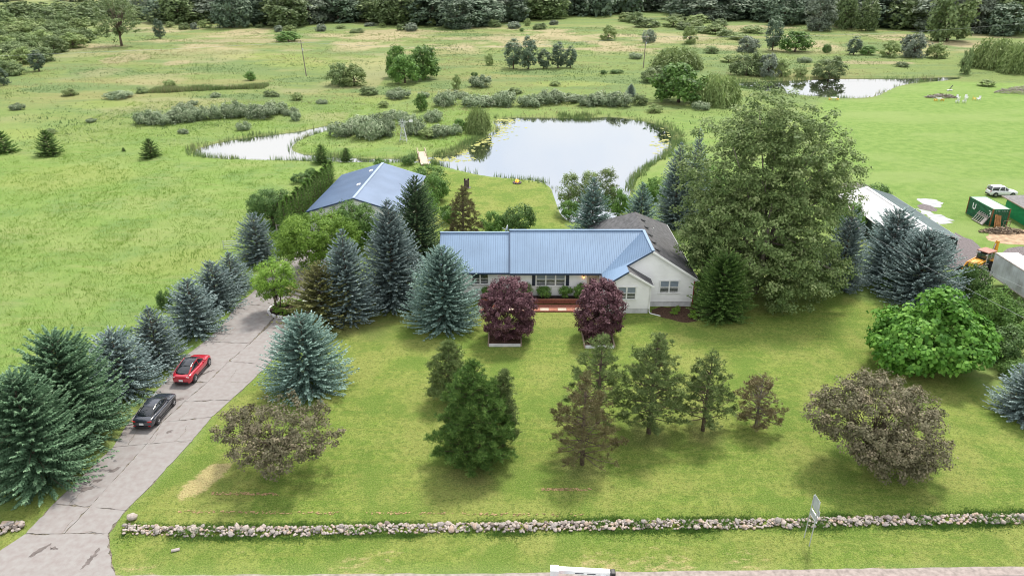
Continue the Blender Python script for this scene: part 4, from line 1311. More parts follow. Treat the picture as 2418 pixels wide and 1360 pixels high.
# plank footbridge to the island
b0, b1 = G(1004, 392), G(994, 361)
br = thing('footbridge', 'pale plank footbridge with short posts crossing the channel', 'bridge', (b0[0], b0[1], .05))
bl = Vector((b1[0] - b0[0], b1[1] - b0[1], 0))
ln = bl.length
bd = bl.normalized()
bs = Vector((bd.y, -bd.x, 0))
npk = int(ln / .3)
for k in range(npk):
    q = bd * (k + .5) * .3
    MB().bar(q - bs * .75 + Vector((0, 0, .22)), q + bs * .75 + Vector((0, 0, .22)), .27, .05).build('plank', M['wood_pale'], br)
for s in (-1, 1):
    MB().bar(bs * s * .6, bd * ln + bs * s * .6, .14, .2).build('beam', M['wood'], br)
    for f_ in (.25, .62, .98):
        q = bd * ln * f_ + bs * s * .75
        MB().bar(q + Vector((0, 0, -.9)), q + Vector((0, 0, 1.05)), .12, .12).build('post', M['wood_pale'], br)
    MB().bar(bd * ln * .62 + bs * s * .75 + Vector((0, 0, 1.0)), bd * ln * .98 + bs * s * .75 + Vector((0, 0, 1.0)), .08, .1).build('rail', M['wood_pale'], br)

# garden windmill on the island
wx, wy, wh, _ = stand(952, 336, 286, 20)
wm = thing('garden_windmill', 'grey lattice garden windmill among the island shrubs', 'windmill', (wx, wy, 0))
for sx in (-1, 1):
    for sy in (-1, 1):
        MB().bar((sx * .75, sy * .75, 0), (sx * .14, sy * .14, wh * .88), .07, .07).build('leg', M['galv'], wm)
for k in range(6):
    z0, z1 = wh * .88 * k / 6, wh * .88 * (k + 1) / 6
    r0, r1 = .75 - .61 * k / 6, .75 - .61 * (k + 1) / 6
    q = MB()
    for (ax, ay), (bx, by) in (((-1, -1), (1, -1)), ((1, -1), (1, 1)), ((1, 1), (-1, 1)), ((-1, 1), (-1, -1))):
        q.bar((ax * r1, ay * r1, z1), (bx * r1, by * r1, z1), .05, .05)
        q.bar((ax * r0, ay * r0, z0), (bx * r1, by * r1, z1), .035, .035)
    q.build('brace', M['galv'], wm)
MB().box((0, 0, wh * .92), (.3, .7, .25)).build('gear_box', M['dark_metal'], wm, .03)
for k in range(9):
    t = 2 * PI * k / 9
    MB().bar((math.cos(t) * .15, -.45, wh * .92 + math.sin(t) * .15), (math.cos(t) * .85, -.45, wh * .92 + math.sin(t) * .85), .24, .02, (0, 1, .35)).build('blade', M['galv'], wm)
MB().bar((0, .3, wh * .92), (1.3, .9, wh * .95), .04, .04).box((1.6, 1.05, wh * .95), (.75, .03, .5), (0, 0, R(25))).build('tail_vane', M['white_plastic'], wm)

# seats, tables and brush on the far lawn
def lawn_chair(loc, rz, label, mat, group):
    c = thing('lawn_chair', label, 'chair', loc, rz, group)
    for k in range(5): MB().box((-.24 + k * .12, -.02, .38 + .0 * k), (.105, .56, .025), (.12, 0, 0)).build('seat_slat', mat, c)
    for k in range(5): MB().box((-.24 + k * .12, .36, .75), (.105, .03, .75), (-.32, 0, 0)).build('back_slat', mat, c)
    for s in (-1, 1):
        MB().box((s * .36, 0, .58), (.13, .72, .03)).build('arm', mat, c)
        MB().bar((s * .33, -.3, 0), (s * .33, -.3, .57), .05, .09).build('leg', mat, c)
        MB().bar((s * .33, .34, 0), (s * .33, .34, .57), .05, .09).build('leg', mat, c)
    return c
def lawn_table(loc, rz, label, mat, mat2, L_=1.6):
    c = thing('lawn_table', label, 'table', loc, rz)
    for k in range(4): MB().box((0, -.33 + k * .22, .72), (L_, .2, .04)).build('table_slat', mat, c)
    for s in (-1, 1):
        MB().bar((s * L_ * .4, -.3, 0), (s * L_ * .4, .3, .7), .07, .09).bar((s * L_ * .4, .3, 0), (s * L_ * .4, -.3, .7), .07, .09).build('leg', mat2, c)
        MB().box((s * (L_ / 2 + .3), 0, .45), (.3, .9, .05)).bar((s * (L_ / 2 + .3), -.35, 0), (s * (L_ / 2 + .3), -.35, .43), .3, .05).bar((s * (L_ / 2 + .3), .35, 0), (s * (L_ / 2 + .3), .35, .43), .3, .05).build('bench', mat2, c)
WP, YP = M['white_plastic'], M['yellow_plastic']
lawn_table(at(2217, 239), .1, 'white table with yellow end benches beside the brush pile', WP, YP)
lawn_table(at(1968, 237), -.1, 'white table with yellow end benches near the far pond', WP, YP)
for px, py, rz, lab in ((2260, 243, 2.9, 'white slatted lawn chair in front row, on the left'), (2276, 243, 3.0, 'white slatted lawn chair in front row, on the right'),
                        (2262, 234, .2, 'white slatted lawn chair in back row, on the left'), (2281, 234, -.2, 'white slatted lawn chair in back row, on the right')):
    lawn_chair(at(px, py), rz, lab + ' of the four', WP, 'white lawn chairs by the brush pile')
lawn_chair(at(2300, 237), 1.2, 'yellow lawn chair standing right of the white chairs', YP, 'chairs right of the white four')
lawn_chair(at(2310, 237), -1.2, 'white lawn chair farthest right, beside the yellow chair', WP, 'chairs right of the white four')
sw = thing('seesaw_bench', 'low white bench with a raised dark board behind the brush pile', 'bench', at(2242, 215), .2)
MB().box((0, 0, .3), (1.6, .5, .08)).box((-.6, 0, .13), (.1, .4, .26)).box((.6, 0, .13), (.1, .4, .26)).build('seat', WP, sw)
MB().bar((.0, .1, .35), (.75, .1, 1.5), .3, .05, (-.8, 0, .5)).build('board', M['dark_metal'], sw)

def brush(loc, rx, ry, h, label, n, seed, mats):
    t = thing('brush_pile', label, 'brush pile', loc)
    rg = random.Random(seed)
    for mi, mt in enumerate(mats):
        mb = MB()
        for k in range(n):
            a, q = rg.uniform(0, 2 * PI), rg.random() ** .6
            x, y = math.cos(a) * rx * q, math.sin(a) * ry * q
            z = h * (1 - q * q) * rg.uniform(.3, 1) + .05
            d = Vector((rg.uniform(-1, 1), rg.uniform(-1, 1), rg.uniform(-.25, .3))).normalized() * rg.uniform(.4, 1.3)
            mb.tube([Vector((x, y, max(.03, z))) - d * .5, Vector((x, y, max(.04, z + .03))) + d * .5], rg.uniform(.02, .07), 4)
        mb.build('branches', mt, t, kind='stuff')
brush(at(2222, 231), 4.6, 1.6, 1.0, 'low heap of cut branches among the far lawn chairs', 160, 3, (M['bark'], M['wood_grey']))
brush(at(2410, 220), 7.5, 3.0, 1.9, 'big grey heap of brush at the right edge', 260, 4, (M['bark_grey'], M['wood_grey']))
brush(at(2365, 549), 3.2, .8, .7, 'brown heap of uprooted brush below the green container', 120, 5, (M['wood'], M['bark']))

# utility poles and wires
def utility_pole(px, pb, pt, label, lean=0.0):
    x, y, h, _ = stand(px, pb, pt, 10)
    t = thing('utility_pole', label, 'utility pole', (x, y, 0))
    MB().tube([(0, 0, -.3), (lean, 0, h)], [.17, .11], 10).build('pole', M['bark_grey'], t)
    MB().box((lean * .9, -.12, h * .93), (1.9, .1, .12)).build('crossarm', M['wood_grey'], t)
    for s in (-.8, .8): MB().tube([(lean * .9 + s, -.12, h * .93 + .05), (lean * .9 + s, -.12, h * .93 + .25)], .06, 8).build('insulator', M['white_plastic'], t)
    MB().tube([(lean * .7 + .2, -.28, h * .72), (lean * .7 + .2, -.28, h * .78)], .18, 10).build('transformer', M['galv'], t)
    return Vector((x + lean * .9, y - .12, h * .93 + .25)), t
u0, _ = utility_pole(720, 181, 96, 'grey wooden utility pole standing left in the far meadow', -.6)
u1, _ = utility_pole(1521, 162, 82, 'dark wooden utility pole between the far meadow and round trees', .3)
def wire(a, b, sag, label, r=.018):
    a, b = Vector(a), Vector(b)
    pts = [a.lerp(b, k / 20) - Vector((0, 0, 4 * sag * (k / 20) * (1 - k / 20))) for k in range(21)]
    o = MB().tube(pts, r, 5).build('power_line', M['galv'], None)
    return tag(o, label, 'power line')
wire(u0, u1, 2.5, 'power line sagging between the two far utility poles')
wire(u1, (230, 330, 11), 2.5, 'power line running right from the dark utility pole')
wire(u0, (-330, 190, 11), 2.5, 'power line running left from the grey utility pole')
def seg(pa, pb, za, zb, ext):
    a, b = Vector((*G(*pa, za), za)), Vector((*G(*pb, zb), zb))
    return a, b + (b - a) * ext
q0, q1 = seg((1996, 470), (2335, 635), 8.0, 7.4, .5)
wire(q0, q1, .25, 'upper pale overhead wire crossing the blue spruces on the right', .011)
q2, q3 = seg((2029, 541), (2366, 718), 7.4, 6.8, .5)
wire(q2, q3, .25, 'lower pale overhead wire crossing the blue spruces on the right', .011)
hp = thing('service_pole', 'wooden service pole hidden in the crown of the tall tree', 'utility pole', ((q0.x + q2.x) / 2, (q0.y + q2.y) / 2, 0))
MB().tube([(0, 0, -.2), (0, 0, 8.6)], [.14, .1], 8).build('pole', M['bark_grey'], hp)
MB().bar((q0.x - hp.location.x, q0.y - hp.location.y, 8.0), (q2.x - hp.location.x, q2.y - hp.location.y, 7.4), .08, .1).build('crossarm', M['wood_grey'], hp)

# timber boxes round the purple maples and the planting ring in the drive
def bed_box(px, pb, w_, d_, label):
    x, y = G(px, pb)
    t = thing('tree_bed', label, 'planter', (x, y + d_ / 2, 0))
    for s in (-1, 1):
        MB().box((s * w_ / 2, 0, .13), (.14, d_, .26)).build('timber', M['wood'], t, .01)
    MB().box((0, -d_ / 2, .15), (w_ - .15, .14, .30)).build('timber', M['foundation'], t, .01)
    MB().box((0, d_ / 2, .13), (w_ - .15, .14, .26)).build('timber', M['wood'], t, .01)
    MB().box((0, 0, .06), (w_ - .15, d_ - .15, .12)).build('mulch', M['mulch'], t)
bed_box(1192, 818, 3.3, 3.2, 'timber edged bed with a pale front board under left purple maple')
bed_box(1416, 822, 3.0, 3.2, 'timber edged bed under the right purple maple')
rx_, ry_ = G(655, 752)
rg_ = thing('planting_ring', 'low stone edged planting ring at the top of the driveway', 'planter', (rx_ + .9, ry_ + 2.0, 0))
for k in range(17):
    t = 2 * PI * k / 17
    MB().box((math.cos(t) * 2.35, math.sin(t) * 2.0, .14), (.62, .22, .3), (0, 0, t + PI / 2)).build('edging_stone', M['foundation'] if k % 3 else M['white_paint'], rg_, .03)
MB().prism([(math.cos(t) * 2.3, math.sin(t) * 1.95) for t in np.linspace(0, 2 * PI, 25)[:-1]], 0, .15).build('soil', M['soil'], rg_)
# ------------------------------------------------------------------ plants: generators
def kites(c, u, n, Ln, Wd, bend=.0, wide=.45):
    """Leaf-shaped quads from base points c along u, lying across n."""
    u = unit(u)
    s = unit(np.cross(u, n))
    nn = np.cross(s, u)
    Ln, Wd = np.asarray(Ln)[:, None], np.asarray(Wd)[:, None]
    m = c + u * Ln * wide + nn * Ln * bend
    v = np.stack([c, m + s * Wd / 2, c + u * Ln, m - s * Wd / 2], 1)
    return v.reshape(-1, 3)

def quad_faces(k):
    return np.arange(k * 4).reshape(-1, 4)

def rsph(rg, n):
    return unit(rg.normal(size=(n, 3)))

def wood_mesh(name, tubes, mat, n=6):
    mb = MB()
    for pts, rad in tubes: mb.tube(pts, rad, n)
    me = bpy.data.meshes.new(name)
    me.from_pydata(mb.v, [], mb.f)
    me.polygons.foreach_set('use_smooth', [True] * len(me.polygons))
    me.update()
    me.materials.append(mat)
    return me

def gen_spruce(seed, H, Rr, mat, gap=.33, twig=.30, tw=.115, power=.88, droop=.12, open_=0.0, hang=.25, m=25, jag=.12, bare=.03):
    rg = np.random.default_rng(seed)
    m = int(m * min(1.3, max(.8, Rr / 3.2)))
    zs, az, Ls, top = [], [], [], []
    z = bare * H
    while z < H * .985:
        t = z / H
        prof = Rr * (1 - t) ** power * min(1, .66 + 3.2 * t) + .05
        nb = max(5, int(2 * PI * prof / (.46 if t < .25 else .56) * (1 - open_)))
        a0 = rg.uniform(0, 2 * PI)
        for k in range(nb):
            az.append(a0 + 2 * PI * k / nb + rg.uniform(-.22, .22))
            Ls.append(prof * (1 + rg.normal() * jag * .7 - (rg.random() < .12) * .25))
            zs.append(z + rg.uniform(-.5, .5) * gap)
            top.append(t)
        z += gap * (1.25 - .5 * t)
    az, Ls, zs, top = map(np.array, (az, Ls, zs, top))
    Ls = np.clip(Ls * 1.27, .08, None)
    nbr = len(az)
    s = (np.linspace(.22, 1, m)[None, :] + rg.uniform(-.03, .03, (nbr, m)))
    side = np.where((np.arange(m) % 2 == 0)[None, :], 1.0, -1.0) * np.where(rg.random((nbr, 1)) < .5, 1, -1)
    d = np.stack([np.cos(az), np.sin(az), np.zeros(nbr)], -1)
    p = np.stack([-np.sin(az), np.cos(az), np.zeros(nbr)], -1)
    slope = -.17 + .80 * top ** 1.1                      # low branches hang, high ones rise
    zc = zs[:, None] + Ls[:, None] * (slope[:, None] * s - droop * s * (1 - s) * 1.2 + .14 * s ** 3)
    pos = d[:, None, :] * (s * Ls[:, None])[..., None]
    pos[..., 2] = np.maximum(zc, .05)
    ang = np.radians(62 - 40 * s) + rg.normal(size=s.shape) * .18
    ang[:, -1] *= .2
    ke = min(6, m // 2)
    s[:, -ke:] = np.minimum(s[:, -ke:], .90 + .10 * rg.random((nbr, ke)))
    tl = twig * (1.25 - .70 * s) * np.clip(Ls[:, None] / 1.4, .45, 1.25) * rg.uniform(.75, 1.25, s.shape)
    td = d[:, None, :] * np.cos(ang)[..., None] + p[:, None, :] * (np.sin(ang) * side)[..., None]
    td[..., 2] = slope[:, None] * .55 - hang * (1 - s) + rg.normal(size=s.shape) * .12 + .06
    c, u, L_ = pos.reshape(-1, 3), td.reshape(-1, 3), tl.ravel()
    nrm = np.array([0, 0, 1.0]) + rg.normal(size=c.shape) * .35
    v1 = kites(c, u, nrm, L_, L_ * 0 + tw, .08)
    u2 = u + rg.normal(size=u.shape) * .18
    u2[:, 2] -= .10
    nrm2 = np.cross(unit(u), np.array([0, 0, 1.0])) + rg.normal(size=c.shape) * .35
    v2 = kites(c, u2, nrm2, L_ * .92, L_ * 0 + tw * .85, .0)
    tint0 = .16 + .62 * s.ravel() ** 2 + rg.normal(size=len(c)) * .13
    # leader
    nl = 14
    lc = np.stack([rg.normal(size=nl) * .04, rg.normal(size=nl) * .04, H - rg.random(nl) * .6], -1)
    lu = rsph(rg, nl) * .6 + np.array([0, 0, .8])
    v3 = kites(lc, lu, rsph(rg, nl), np.full(nl, .28), np.full(nl, .08))
    v = np.concatenate([v1, v2, v3])
    k = len(v) // 4
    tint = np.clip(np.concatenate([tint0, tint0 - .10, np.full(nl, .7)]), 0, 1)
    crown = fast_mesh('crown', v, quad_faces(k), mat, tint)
    tr_ = [([(0, 0, -.1), (0, 0, H * .5), (0, 0, H * .97)], [.022 * H * .75 + .04, .012 * H, .015])]
    for i in rg.choice(nbr, min(nbr, 60), replace=False):
        tr_.append(([(0, 0, zs[i]), tuple(d[i] * Ls[i] * .8 + np.array([0, 0, zs[i] + slope[i] * Ls[i] * .8]))], [.03, .012]))
    return crown, wood_mesh('trunk', tr_, M['bark'], 5), H, Rr

def gen_broad(seed, H, Rr, mat, blobs, ncl=90, rc=.7, nleaf=60, leaf=.22, wide=.62, trunk=.2, tr_r=.22, limbs=18, up=.55, bark='bark', flat=.75, shell=.5, stems=1, lean=0.0, hang=0.0, low=None):
    low = (.12 if trunk > .09 else .0) if low is None else low
    # blobs: (x, y, z, rx, ry, rz), x/y in crown radii, z in tree heights
    rg = np.random.default_rng(seed)
    bl = np.array(blobs, float)
    C = bl[:, :3] * np.array([Rr, Rr, H])
    E = bl[:, 3:] * np.array([Rr, Rr, H])
    wgt = (E[:, 0] * E[:, 2] + E[:, 0] * E[:, 1]); wgt = wgt / wgt.sum()
    cen, tries = [], 0
    while len(cen) < ncl and tries < ncl * 30:
        tries += 1
        b = rg.choice(len(bl), p=wgt)
        q = rsph(rg, 1)[0]
        r = shell + (1 - shell) * rg.random() ** .5
        c = C[b] + E[b] * q * r
        if c[2] < low * H + .1: continue
        if len(bl) > 1:
            dd = np.linalg.norm((c - C) / E, axis=1)
            dd[b] = 9
            if dd.min() < shell * .8: continue
        cen.append(c)
    cen = np.array(cen)
    n = len(cen)
    mid = C.mean(0)
    sz = rc * rg.uniform(.65, 1.3, n)
    off = rsph(rg, n * nleaf) * (rg.random(n * nleaf) ** .45)[:, None]
    ci = np.repeat(np.arange(n), nleaf)
    o = off * sz[ci][:, None] * np.array([1, 1, flat])
    pos = cen[ci] + o
    pos[:, 2] -= hang * np.hypot(o[:, 0], o[:, 1]) ** 1.5
    pos[:, 2] = np.maximum(pos[:, 2], .06)
    out = unit(pos - mid)
    nrm = unit(off + out * .5 + np.array([0, 0, up]) + rg.normal(size=pos.shape) * .45)
    u = unit(np.cross(nrm, rsph(rg, len(pos)))) + np.array([0, 0, -.25 - hang])
    L_ = leaf * rg.uniform(.65, 1.3, len(pos))
    v = kites(pos, u, nrm, L_, L_ * wide, -.08, .42)
    ct = rg.normal(size=n) * .16
    tint = np.clip(.45 + ct[ci] + rg.normal(size=len(pos)) * .16, 0, 1)
    crown = fast_mesh('crown', v, quad_faces(len(pos)), mat, tint)
    tubes = []
    top = np.array([lean, 0, max(trunk, .25) * H])
    for s in range(stems):
        a = 2 * PI * s / max(stems, 1) + .5
        o_ = np.array([math.cos(a), math.sin(a), 0]) * (.18 * (stems > 1))
        tp = top + o_ * Rr * .9
        tubes.append(([tuple(o_ * .5 + np.array([0, 0, -.15])), tuple((o_ + tp) / 2), tuple(tp), tuple(tp * np.array([1.1, 1.1, 1]) + np.array([0, 0, H * .22]))], [tr_r * 1.25, tr_r, tr_r * .8, tr_r * .35]))
    order = rg.permutation(n)[:limbs]
    for i in order:
        st_ = top * np.array([1, 1, 1]) * rg.uniform(.75, 1.15)
        e = cen[i]
        m_ = (st_ + e) / 2 + np.array([0, 0, .04 * H]) + rg.normal(size=3) * .12
        tubes.append(([tuple(st_), tuple(m_), tuple(e)], [tr_r * .42, tr_r * .24, .015 + tr_r * .05]))
    return crown, wood_mesh('trunk', tubes, M[bark], 6), H, Rr

def gen_pine(seed, H, Rr, mat, base=.3, tiers=9, per=6, need=.30, tufts=9, nk=13, round_=.5, bark='bark', sparse=0.0, tuft_r=.36, cone=False):
    """Open pine: whorls of limbs that carry brushes of needles toward their ends."""
    rg = np.random.default_rng(seed)
    cs, tubes = [], [([(0, 0, -.1), (0, 0, H * .5), (.05, 0, H * .96)], [.03 * H * .6 + .06, .016 * H, .03])]
    for k in range(tiers):
        t = k / (tiers - 1)
        z = H * (base + (.97 - base) * t)
        prof = Rr * (math.sin(PI * min(1, (.22 + .78 * (1 - t)) * .5 + .02)) ** (1 - round_ * .4)) * (1 - t * .82) ** (.55)
        prof *= 1.12 * (.8 + .2 * min(1, t * 6 + .35))
        if cone: prof = Rr * (1 - t) ** .72 * min(1, .72 + 2.5 * t) * 1.1 + .1
        for j in range(per if t < .85 else 4):
            if rg.random() < sparse * .5: continue
            a = 2 * PI * (j + rg.random() * .7) / per + k * 1.1
            L_ = prof * rg.uniform(.7, 1.12)
            dr = np.array([math.cos(a), math.sin(a), .12 + .5 * t])
            st_ = np.array([0, 0, z])
            e = st_ + dr * L_
            mid_ = (st_ + e) / 2 + np.array([0, 0, -.06 * L_])
            tubes.append(([tuple(st_), tuple(mid_), tuple(e)], [.05, .03, .012]))
            nt_ = max(2, int(tufts * L_ / Rr * rg.uniform(.8, 1.2)))
            for q in range(nt_):
                s = 1 - .62 * rg.random() ** 1.4
                cs.append(st_ + dr * L_ * s + rg.normal(size=3) * np.array([.26, .26, .14]) * (.45 + .6 * (1 - s) * L_))
    for q in range(8): cs.append(np.array([rg.normal() * .15, rg.normal() * .15, H - rg.random() * .7]))
    cs = np.array(cs)
    if sparse: cs = cs[rg.random(len(cs)) > sparse]
    sub_ = 5
    cs = np.repeat(cs, sub_, 0) + rg.normal(size=(len(cs) * sub_, 3)) * tuft_r * np.array([.42, .42, .3])
    n = len(cs)
    c = np.repeat(cs, nk, 0)
    u = rsph(rg, n * nk) * .8 + np.array([0, 0, .7])
    L_ = need * rg.uniform(.7, 1.2, n * nk)
    v = kites(c, u, rsph(rg, n * nk), L_, L_ * .12, .05)
    tint = np.clip(.45 + np.repeat(rg.normal(size=n) * .2, nk) + rg.normal(size=n * nk) * .12, 0, 1)
    v[:, 2] = np.maximum(v[:, 2], .05)
    crown = fast_mesh('crown', v, quad_faces(n * nk), mat, tint)
    return crown, wood_mesh('trunk', tubes, M[bark], 5), H, Rr

def gen_willow(seed, H, Rr, mat, nst=520, leaf=.75, k=11):
    rg = np.random.default_rng(seed)
    q = rsph(rg, nst * 2)
    q = q[q[:, 2] > -.15][:nst]
    n = len(q)
    rr = .55 + .45 * rg.random(n) ** .5
    lump = 1 + .18 * np.sin(q[:, 0] * 5 + seed) * np.sin(q[:, 1] * 5.5 + 1)
    top = q * np.array([Rr, Rr, H * .55]) * (rr * lump)[:, None] + np.array([0, 0, H * .43])
    Ls = np.minimum(top[:, 2] * rg.uniform(.45, .95, n), H * .62)
    s = np.linspace(0, 1, k)[None, :] + rg.uniform(-.03, .03, (n, k))
    out = unit(top * np.array([1, 1, 0]) + 1e-3)
    pos = top[:, None, :] + out[:, None, :] * (Rr * .12 * np.sin(s * 2))[..., None]
    pos[..., 2] = np.maximum(top[:, 2:3] - Ls[:, None] * s, .1)
    pos = pos + rg.normal(size=pos.shape) * .12
    c = pos.reshape(-1, 3)
    u = np.array([0, 0, -1.0]) + rg.normal(size=c.shape) * .35 + np.repeat(out, k, 0) * .25
    L_ = leaf * rg.uniform(.7, 1.3, len(c))
    v = kites(c, u, np.repeat(out, k, 0) + rg.normal(size=c.shape) * .6 + np.array([0, 0, .5]), L_, L_ * .34)
    v[:, 2] = np.maximum(v[:, 2], .03)
    tint = np.clip(.5 + np.repeat(rg.normal(size=n) * .2, k) + rg.normal(size=len(c)) * .12, 0, 1)
    crown = fast_mesh('crown', v, quad_faces(len(c)), mat, tint)
    return crown, wood_mesh('trunk', [([(0, 0, -.2), (.1, 0, H * .3), (.1, .1, H * .7)], [Rr * .09, Rr * .07, .06])], M['bark'], 6), H, Rr

ORD = ['first', 'second', 'third', 'fourth', 'fifth', 'sixth', 'seventh', 'eighth', 'ninth', 'tenth', 'eleventh', 'twelfth', 'thirteenth', 'fourteenth', 'fifteenth', 'sixteenth', 'seventeenth', 'eighteenth', 'nineteenth', 'twentieth']
def ordinal(k):
    if k < 20: return ORD[k]
    tens = {2: 'twenty', 3: 'thirty', 4: 'forty', 5: 'fifty', 6: 'sixty', 7: 'seventy'}
    t_, u_ = divmod(k + 1, 10)
    return tens[t_] + '-' + ORD[u_ - 1] if u_ else {3: 'thirtieth', 4: 'fortieth', 5: 'fiftieth', 6: 'sixtieth', 7: 'seventieth'}[t_]

def plant(kind, proto, loc, h, r, label, cat='tree', name='tree', group=None, rot=0.0, parts=('trunk', 'crown')):
    crown, trunk, H0, R0 = proto
    t = thing(name, label, cat, (loc[0], loc[1], loc[2] if len(loc) > 2 else 0), rot, group)
    t.scale = (r / R0, r / R0, h / H0)
    mobj(parts[1], crown, t)
    mobj(parts[0], trunk, t)
    return t

# foliage colours
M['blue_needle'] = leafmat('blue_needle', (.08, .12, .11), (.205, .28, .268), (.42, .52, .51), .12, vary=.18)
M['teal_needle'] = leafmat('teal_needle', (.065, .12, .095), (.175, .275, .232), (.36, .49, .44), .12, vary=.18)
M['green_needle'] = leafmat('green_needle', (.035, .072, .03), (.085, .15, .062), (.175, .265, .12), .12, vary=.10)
M['norway_needle'] = leafmat('norway_needle', (.045, .095, .048), (.11, .205, .11), (.24, .36, .215), .14, vary=.08)
M['olive_needle'] = leafmat('olive_needle', (.075, .082, .026), (.16, .17, .055), (.28, .285, .105), .12, vary=.10)
M['pine_needle'] = leafmat('pine_needle', (.065, .10, .03), (.155, .22, .072), (.32, .39, .15), .15, vary=.10)
M['pine_bright'] = leafmat('pine_bright', (.04, .098, .017), (.10, .195, .04), (.23, .355, .085), .15, vary=.08)
M['pine_brown'] = leafmat('pine_brown', (.12, .10, .045), (.165, .145, .065), (.17, .20, .075), .15, vary=.10)
M['brown_needle'] = leafmat('brown_needle', (.15, .12, .06), (.23, .19, .10), (.26, .24, .12), .15)
M['arbor'] = leafmat('arbor', (.045, .10, .016), (.10, .20, .034), (.21, .34, .065), .15)
M['cedar_leaf'] = leafmat('cedar_leaf', (.05, .11, .024), (.115, .21, .048), (.22, .33, .09), .18)
M['lime_leaf'] = leafmat('lime_leaf', (.09, .18, .02), (.185, .32, .042), (.30, .45, .08), .30)
M['catalpa_leaf'] = leafmat('catalpa_leaf', (.05, .15, .018), (.115, .275, .035), (.23, .43, .075), .30)
M['mid_leaf'] = leafmat('mid_leaf', (.058, .13, .025), (.125, .24, .05), (.22, .36, .09), .28)
M['dark_leaf'] = leafmat('dark_leaf', (.042, .095, .024), (.095, .18, .045), (.18, .28, .085), .25)
M['tall_leaf'] = leafmat('tall_leaf', (.075, .125, .034), (.16, .23, .074), (.345, .41, .18), .25)
M['crab_leaf'] = leafmat('crab_leaf', (.085, .085, .042), (.165, .152, .09), (.30, .25, .165), .2)
M['purple_leaf'] = leafmat('purple_leaf', (.045, .016, .022), (.115, .047, .06), (.30, .165, .19), .2, vary=.06)
M['olive_shrub'] = leafmat('olive_shrub', (.095, .145, .07), (.215, .28, .155), (.44, .48, .33), .22)
M['willow_leaf'] = leafmat('willow_leaf', (.11, .17, .05), (.20, .27, .09), (.31, .38, .15), .28)
M['far_dark'] = leafmat('far_dark', (.06, .098, .06), (.115, .17, .105), (.205, .265, .175), .2, vary=.2)
M['far_mid'] = leafmat('far_mid', (.09, .14, .05), (.165, .23, .09), (.27, .33, .15), .25, vary=.2)
M['far_grey'] = leafmat('far_grey', (.11, .145, .10), (.20, .245, .175), (.31, .35, .26), .2, vary=.2)
M['far_light'] = leafmat('far_light', (.12, .19, .055), (.23, .30, .105), (.35, .42, .18), .25, vary=.15)
M['weed'] = leafmat('weed', (.05, .12, .02), (.10, .20, .035), (.19, .29, .07), .3)

# ------------------------------------------------------------------ conifers
def conifer(px, pb, pt, wpx, proto_args, label, name='spruce_tree', k=.82, group=None, seed=0, cat='tree', rot=0.0):
    x, y, h, r = stand(px, pb, pt, wpx, k)
    if callable(proto_args):
        pr = proto_args(h, r)
    else:
        pr = proto_args
    return plant(name, pr, (x, y), h, r, label, cat, name, group, rot)


SPR = lambda sd_, **kw: (lambda h, r: gen_spruce(sd_, h, r, M['blue_needle'], **kw))
SP_B = gen_spruce(2, 7.5, 2.9, M['blue_needle'], power=.8)
row = 'blue spruces along the driveway'
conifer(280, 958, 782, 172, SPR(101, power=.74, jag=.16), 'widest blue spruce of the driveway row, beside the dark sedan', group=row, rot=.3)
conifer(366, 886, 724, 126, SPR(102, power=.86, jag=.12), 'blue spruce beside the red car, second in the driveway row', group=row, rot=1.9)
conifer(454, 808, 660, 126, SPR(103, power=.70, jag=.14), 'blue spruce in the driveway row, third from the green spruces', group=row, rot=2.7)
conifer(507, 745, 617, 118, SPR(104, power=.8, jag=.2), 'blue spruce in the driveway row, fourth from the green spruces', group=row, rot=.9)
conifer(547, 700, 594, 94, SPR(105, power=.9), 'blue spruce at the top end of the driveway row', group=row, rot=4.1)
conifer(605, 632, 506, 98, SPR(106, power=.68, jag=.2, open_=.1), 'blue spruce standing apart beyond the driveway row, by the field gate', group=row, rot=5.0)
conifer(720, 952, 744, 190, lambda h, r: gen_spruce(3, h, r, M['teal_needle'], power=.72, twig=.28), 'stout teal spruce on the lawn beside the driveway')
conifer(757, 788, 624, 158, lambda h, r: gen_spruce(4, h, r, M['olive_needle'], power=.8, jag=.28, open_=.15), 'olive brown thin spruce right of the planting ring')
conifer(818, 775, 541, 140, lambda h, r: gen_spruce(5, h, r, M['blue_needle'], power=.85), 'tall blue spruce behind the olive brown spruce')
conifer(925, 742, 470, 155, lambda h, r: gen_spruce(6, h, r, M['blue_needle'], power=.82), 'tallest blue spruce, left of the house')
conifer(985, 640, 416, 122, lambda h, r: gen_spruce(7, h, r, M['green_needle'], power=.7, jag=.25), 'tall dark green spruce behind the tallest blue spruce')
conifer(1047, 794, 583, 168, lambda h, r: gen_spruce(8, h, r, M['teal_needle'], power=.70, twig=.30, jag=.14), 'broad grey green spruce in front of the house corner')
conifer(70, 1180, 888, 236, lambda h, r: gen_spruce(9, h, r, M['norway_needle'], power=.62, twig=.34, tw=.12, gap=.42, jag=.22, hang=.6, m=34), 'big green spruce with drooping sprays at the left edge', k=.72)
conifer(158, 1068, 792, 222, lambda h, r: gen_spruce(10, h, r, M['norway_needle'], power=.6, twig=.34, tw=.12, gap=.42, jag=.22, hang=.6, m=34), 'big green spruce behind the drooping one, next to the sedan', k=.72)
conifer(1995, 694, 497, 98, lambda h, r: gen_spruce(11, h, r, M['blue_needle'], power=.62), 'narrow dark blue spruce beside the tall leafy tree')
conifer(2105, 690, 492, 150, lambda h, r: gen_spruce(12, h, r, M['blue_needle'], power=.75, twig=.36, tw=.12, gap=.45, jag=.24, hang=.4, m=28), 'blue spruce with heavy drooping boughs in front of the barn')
conifer(2175, 735, 548, 182, lambda h, r: gen_spruce(13, h, r, M['blue_needle'], power=.66), 'broad blue spruce between the catalpa and the barn')
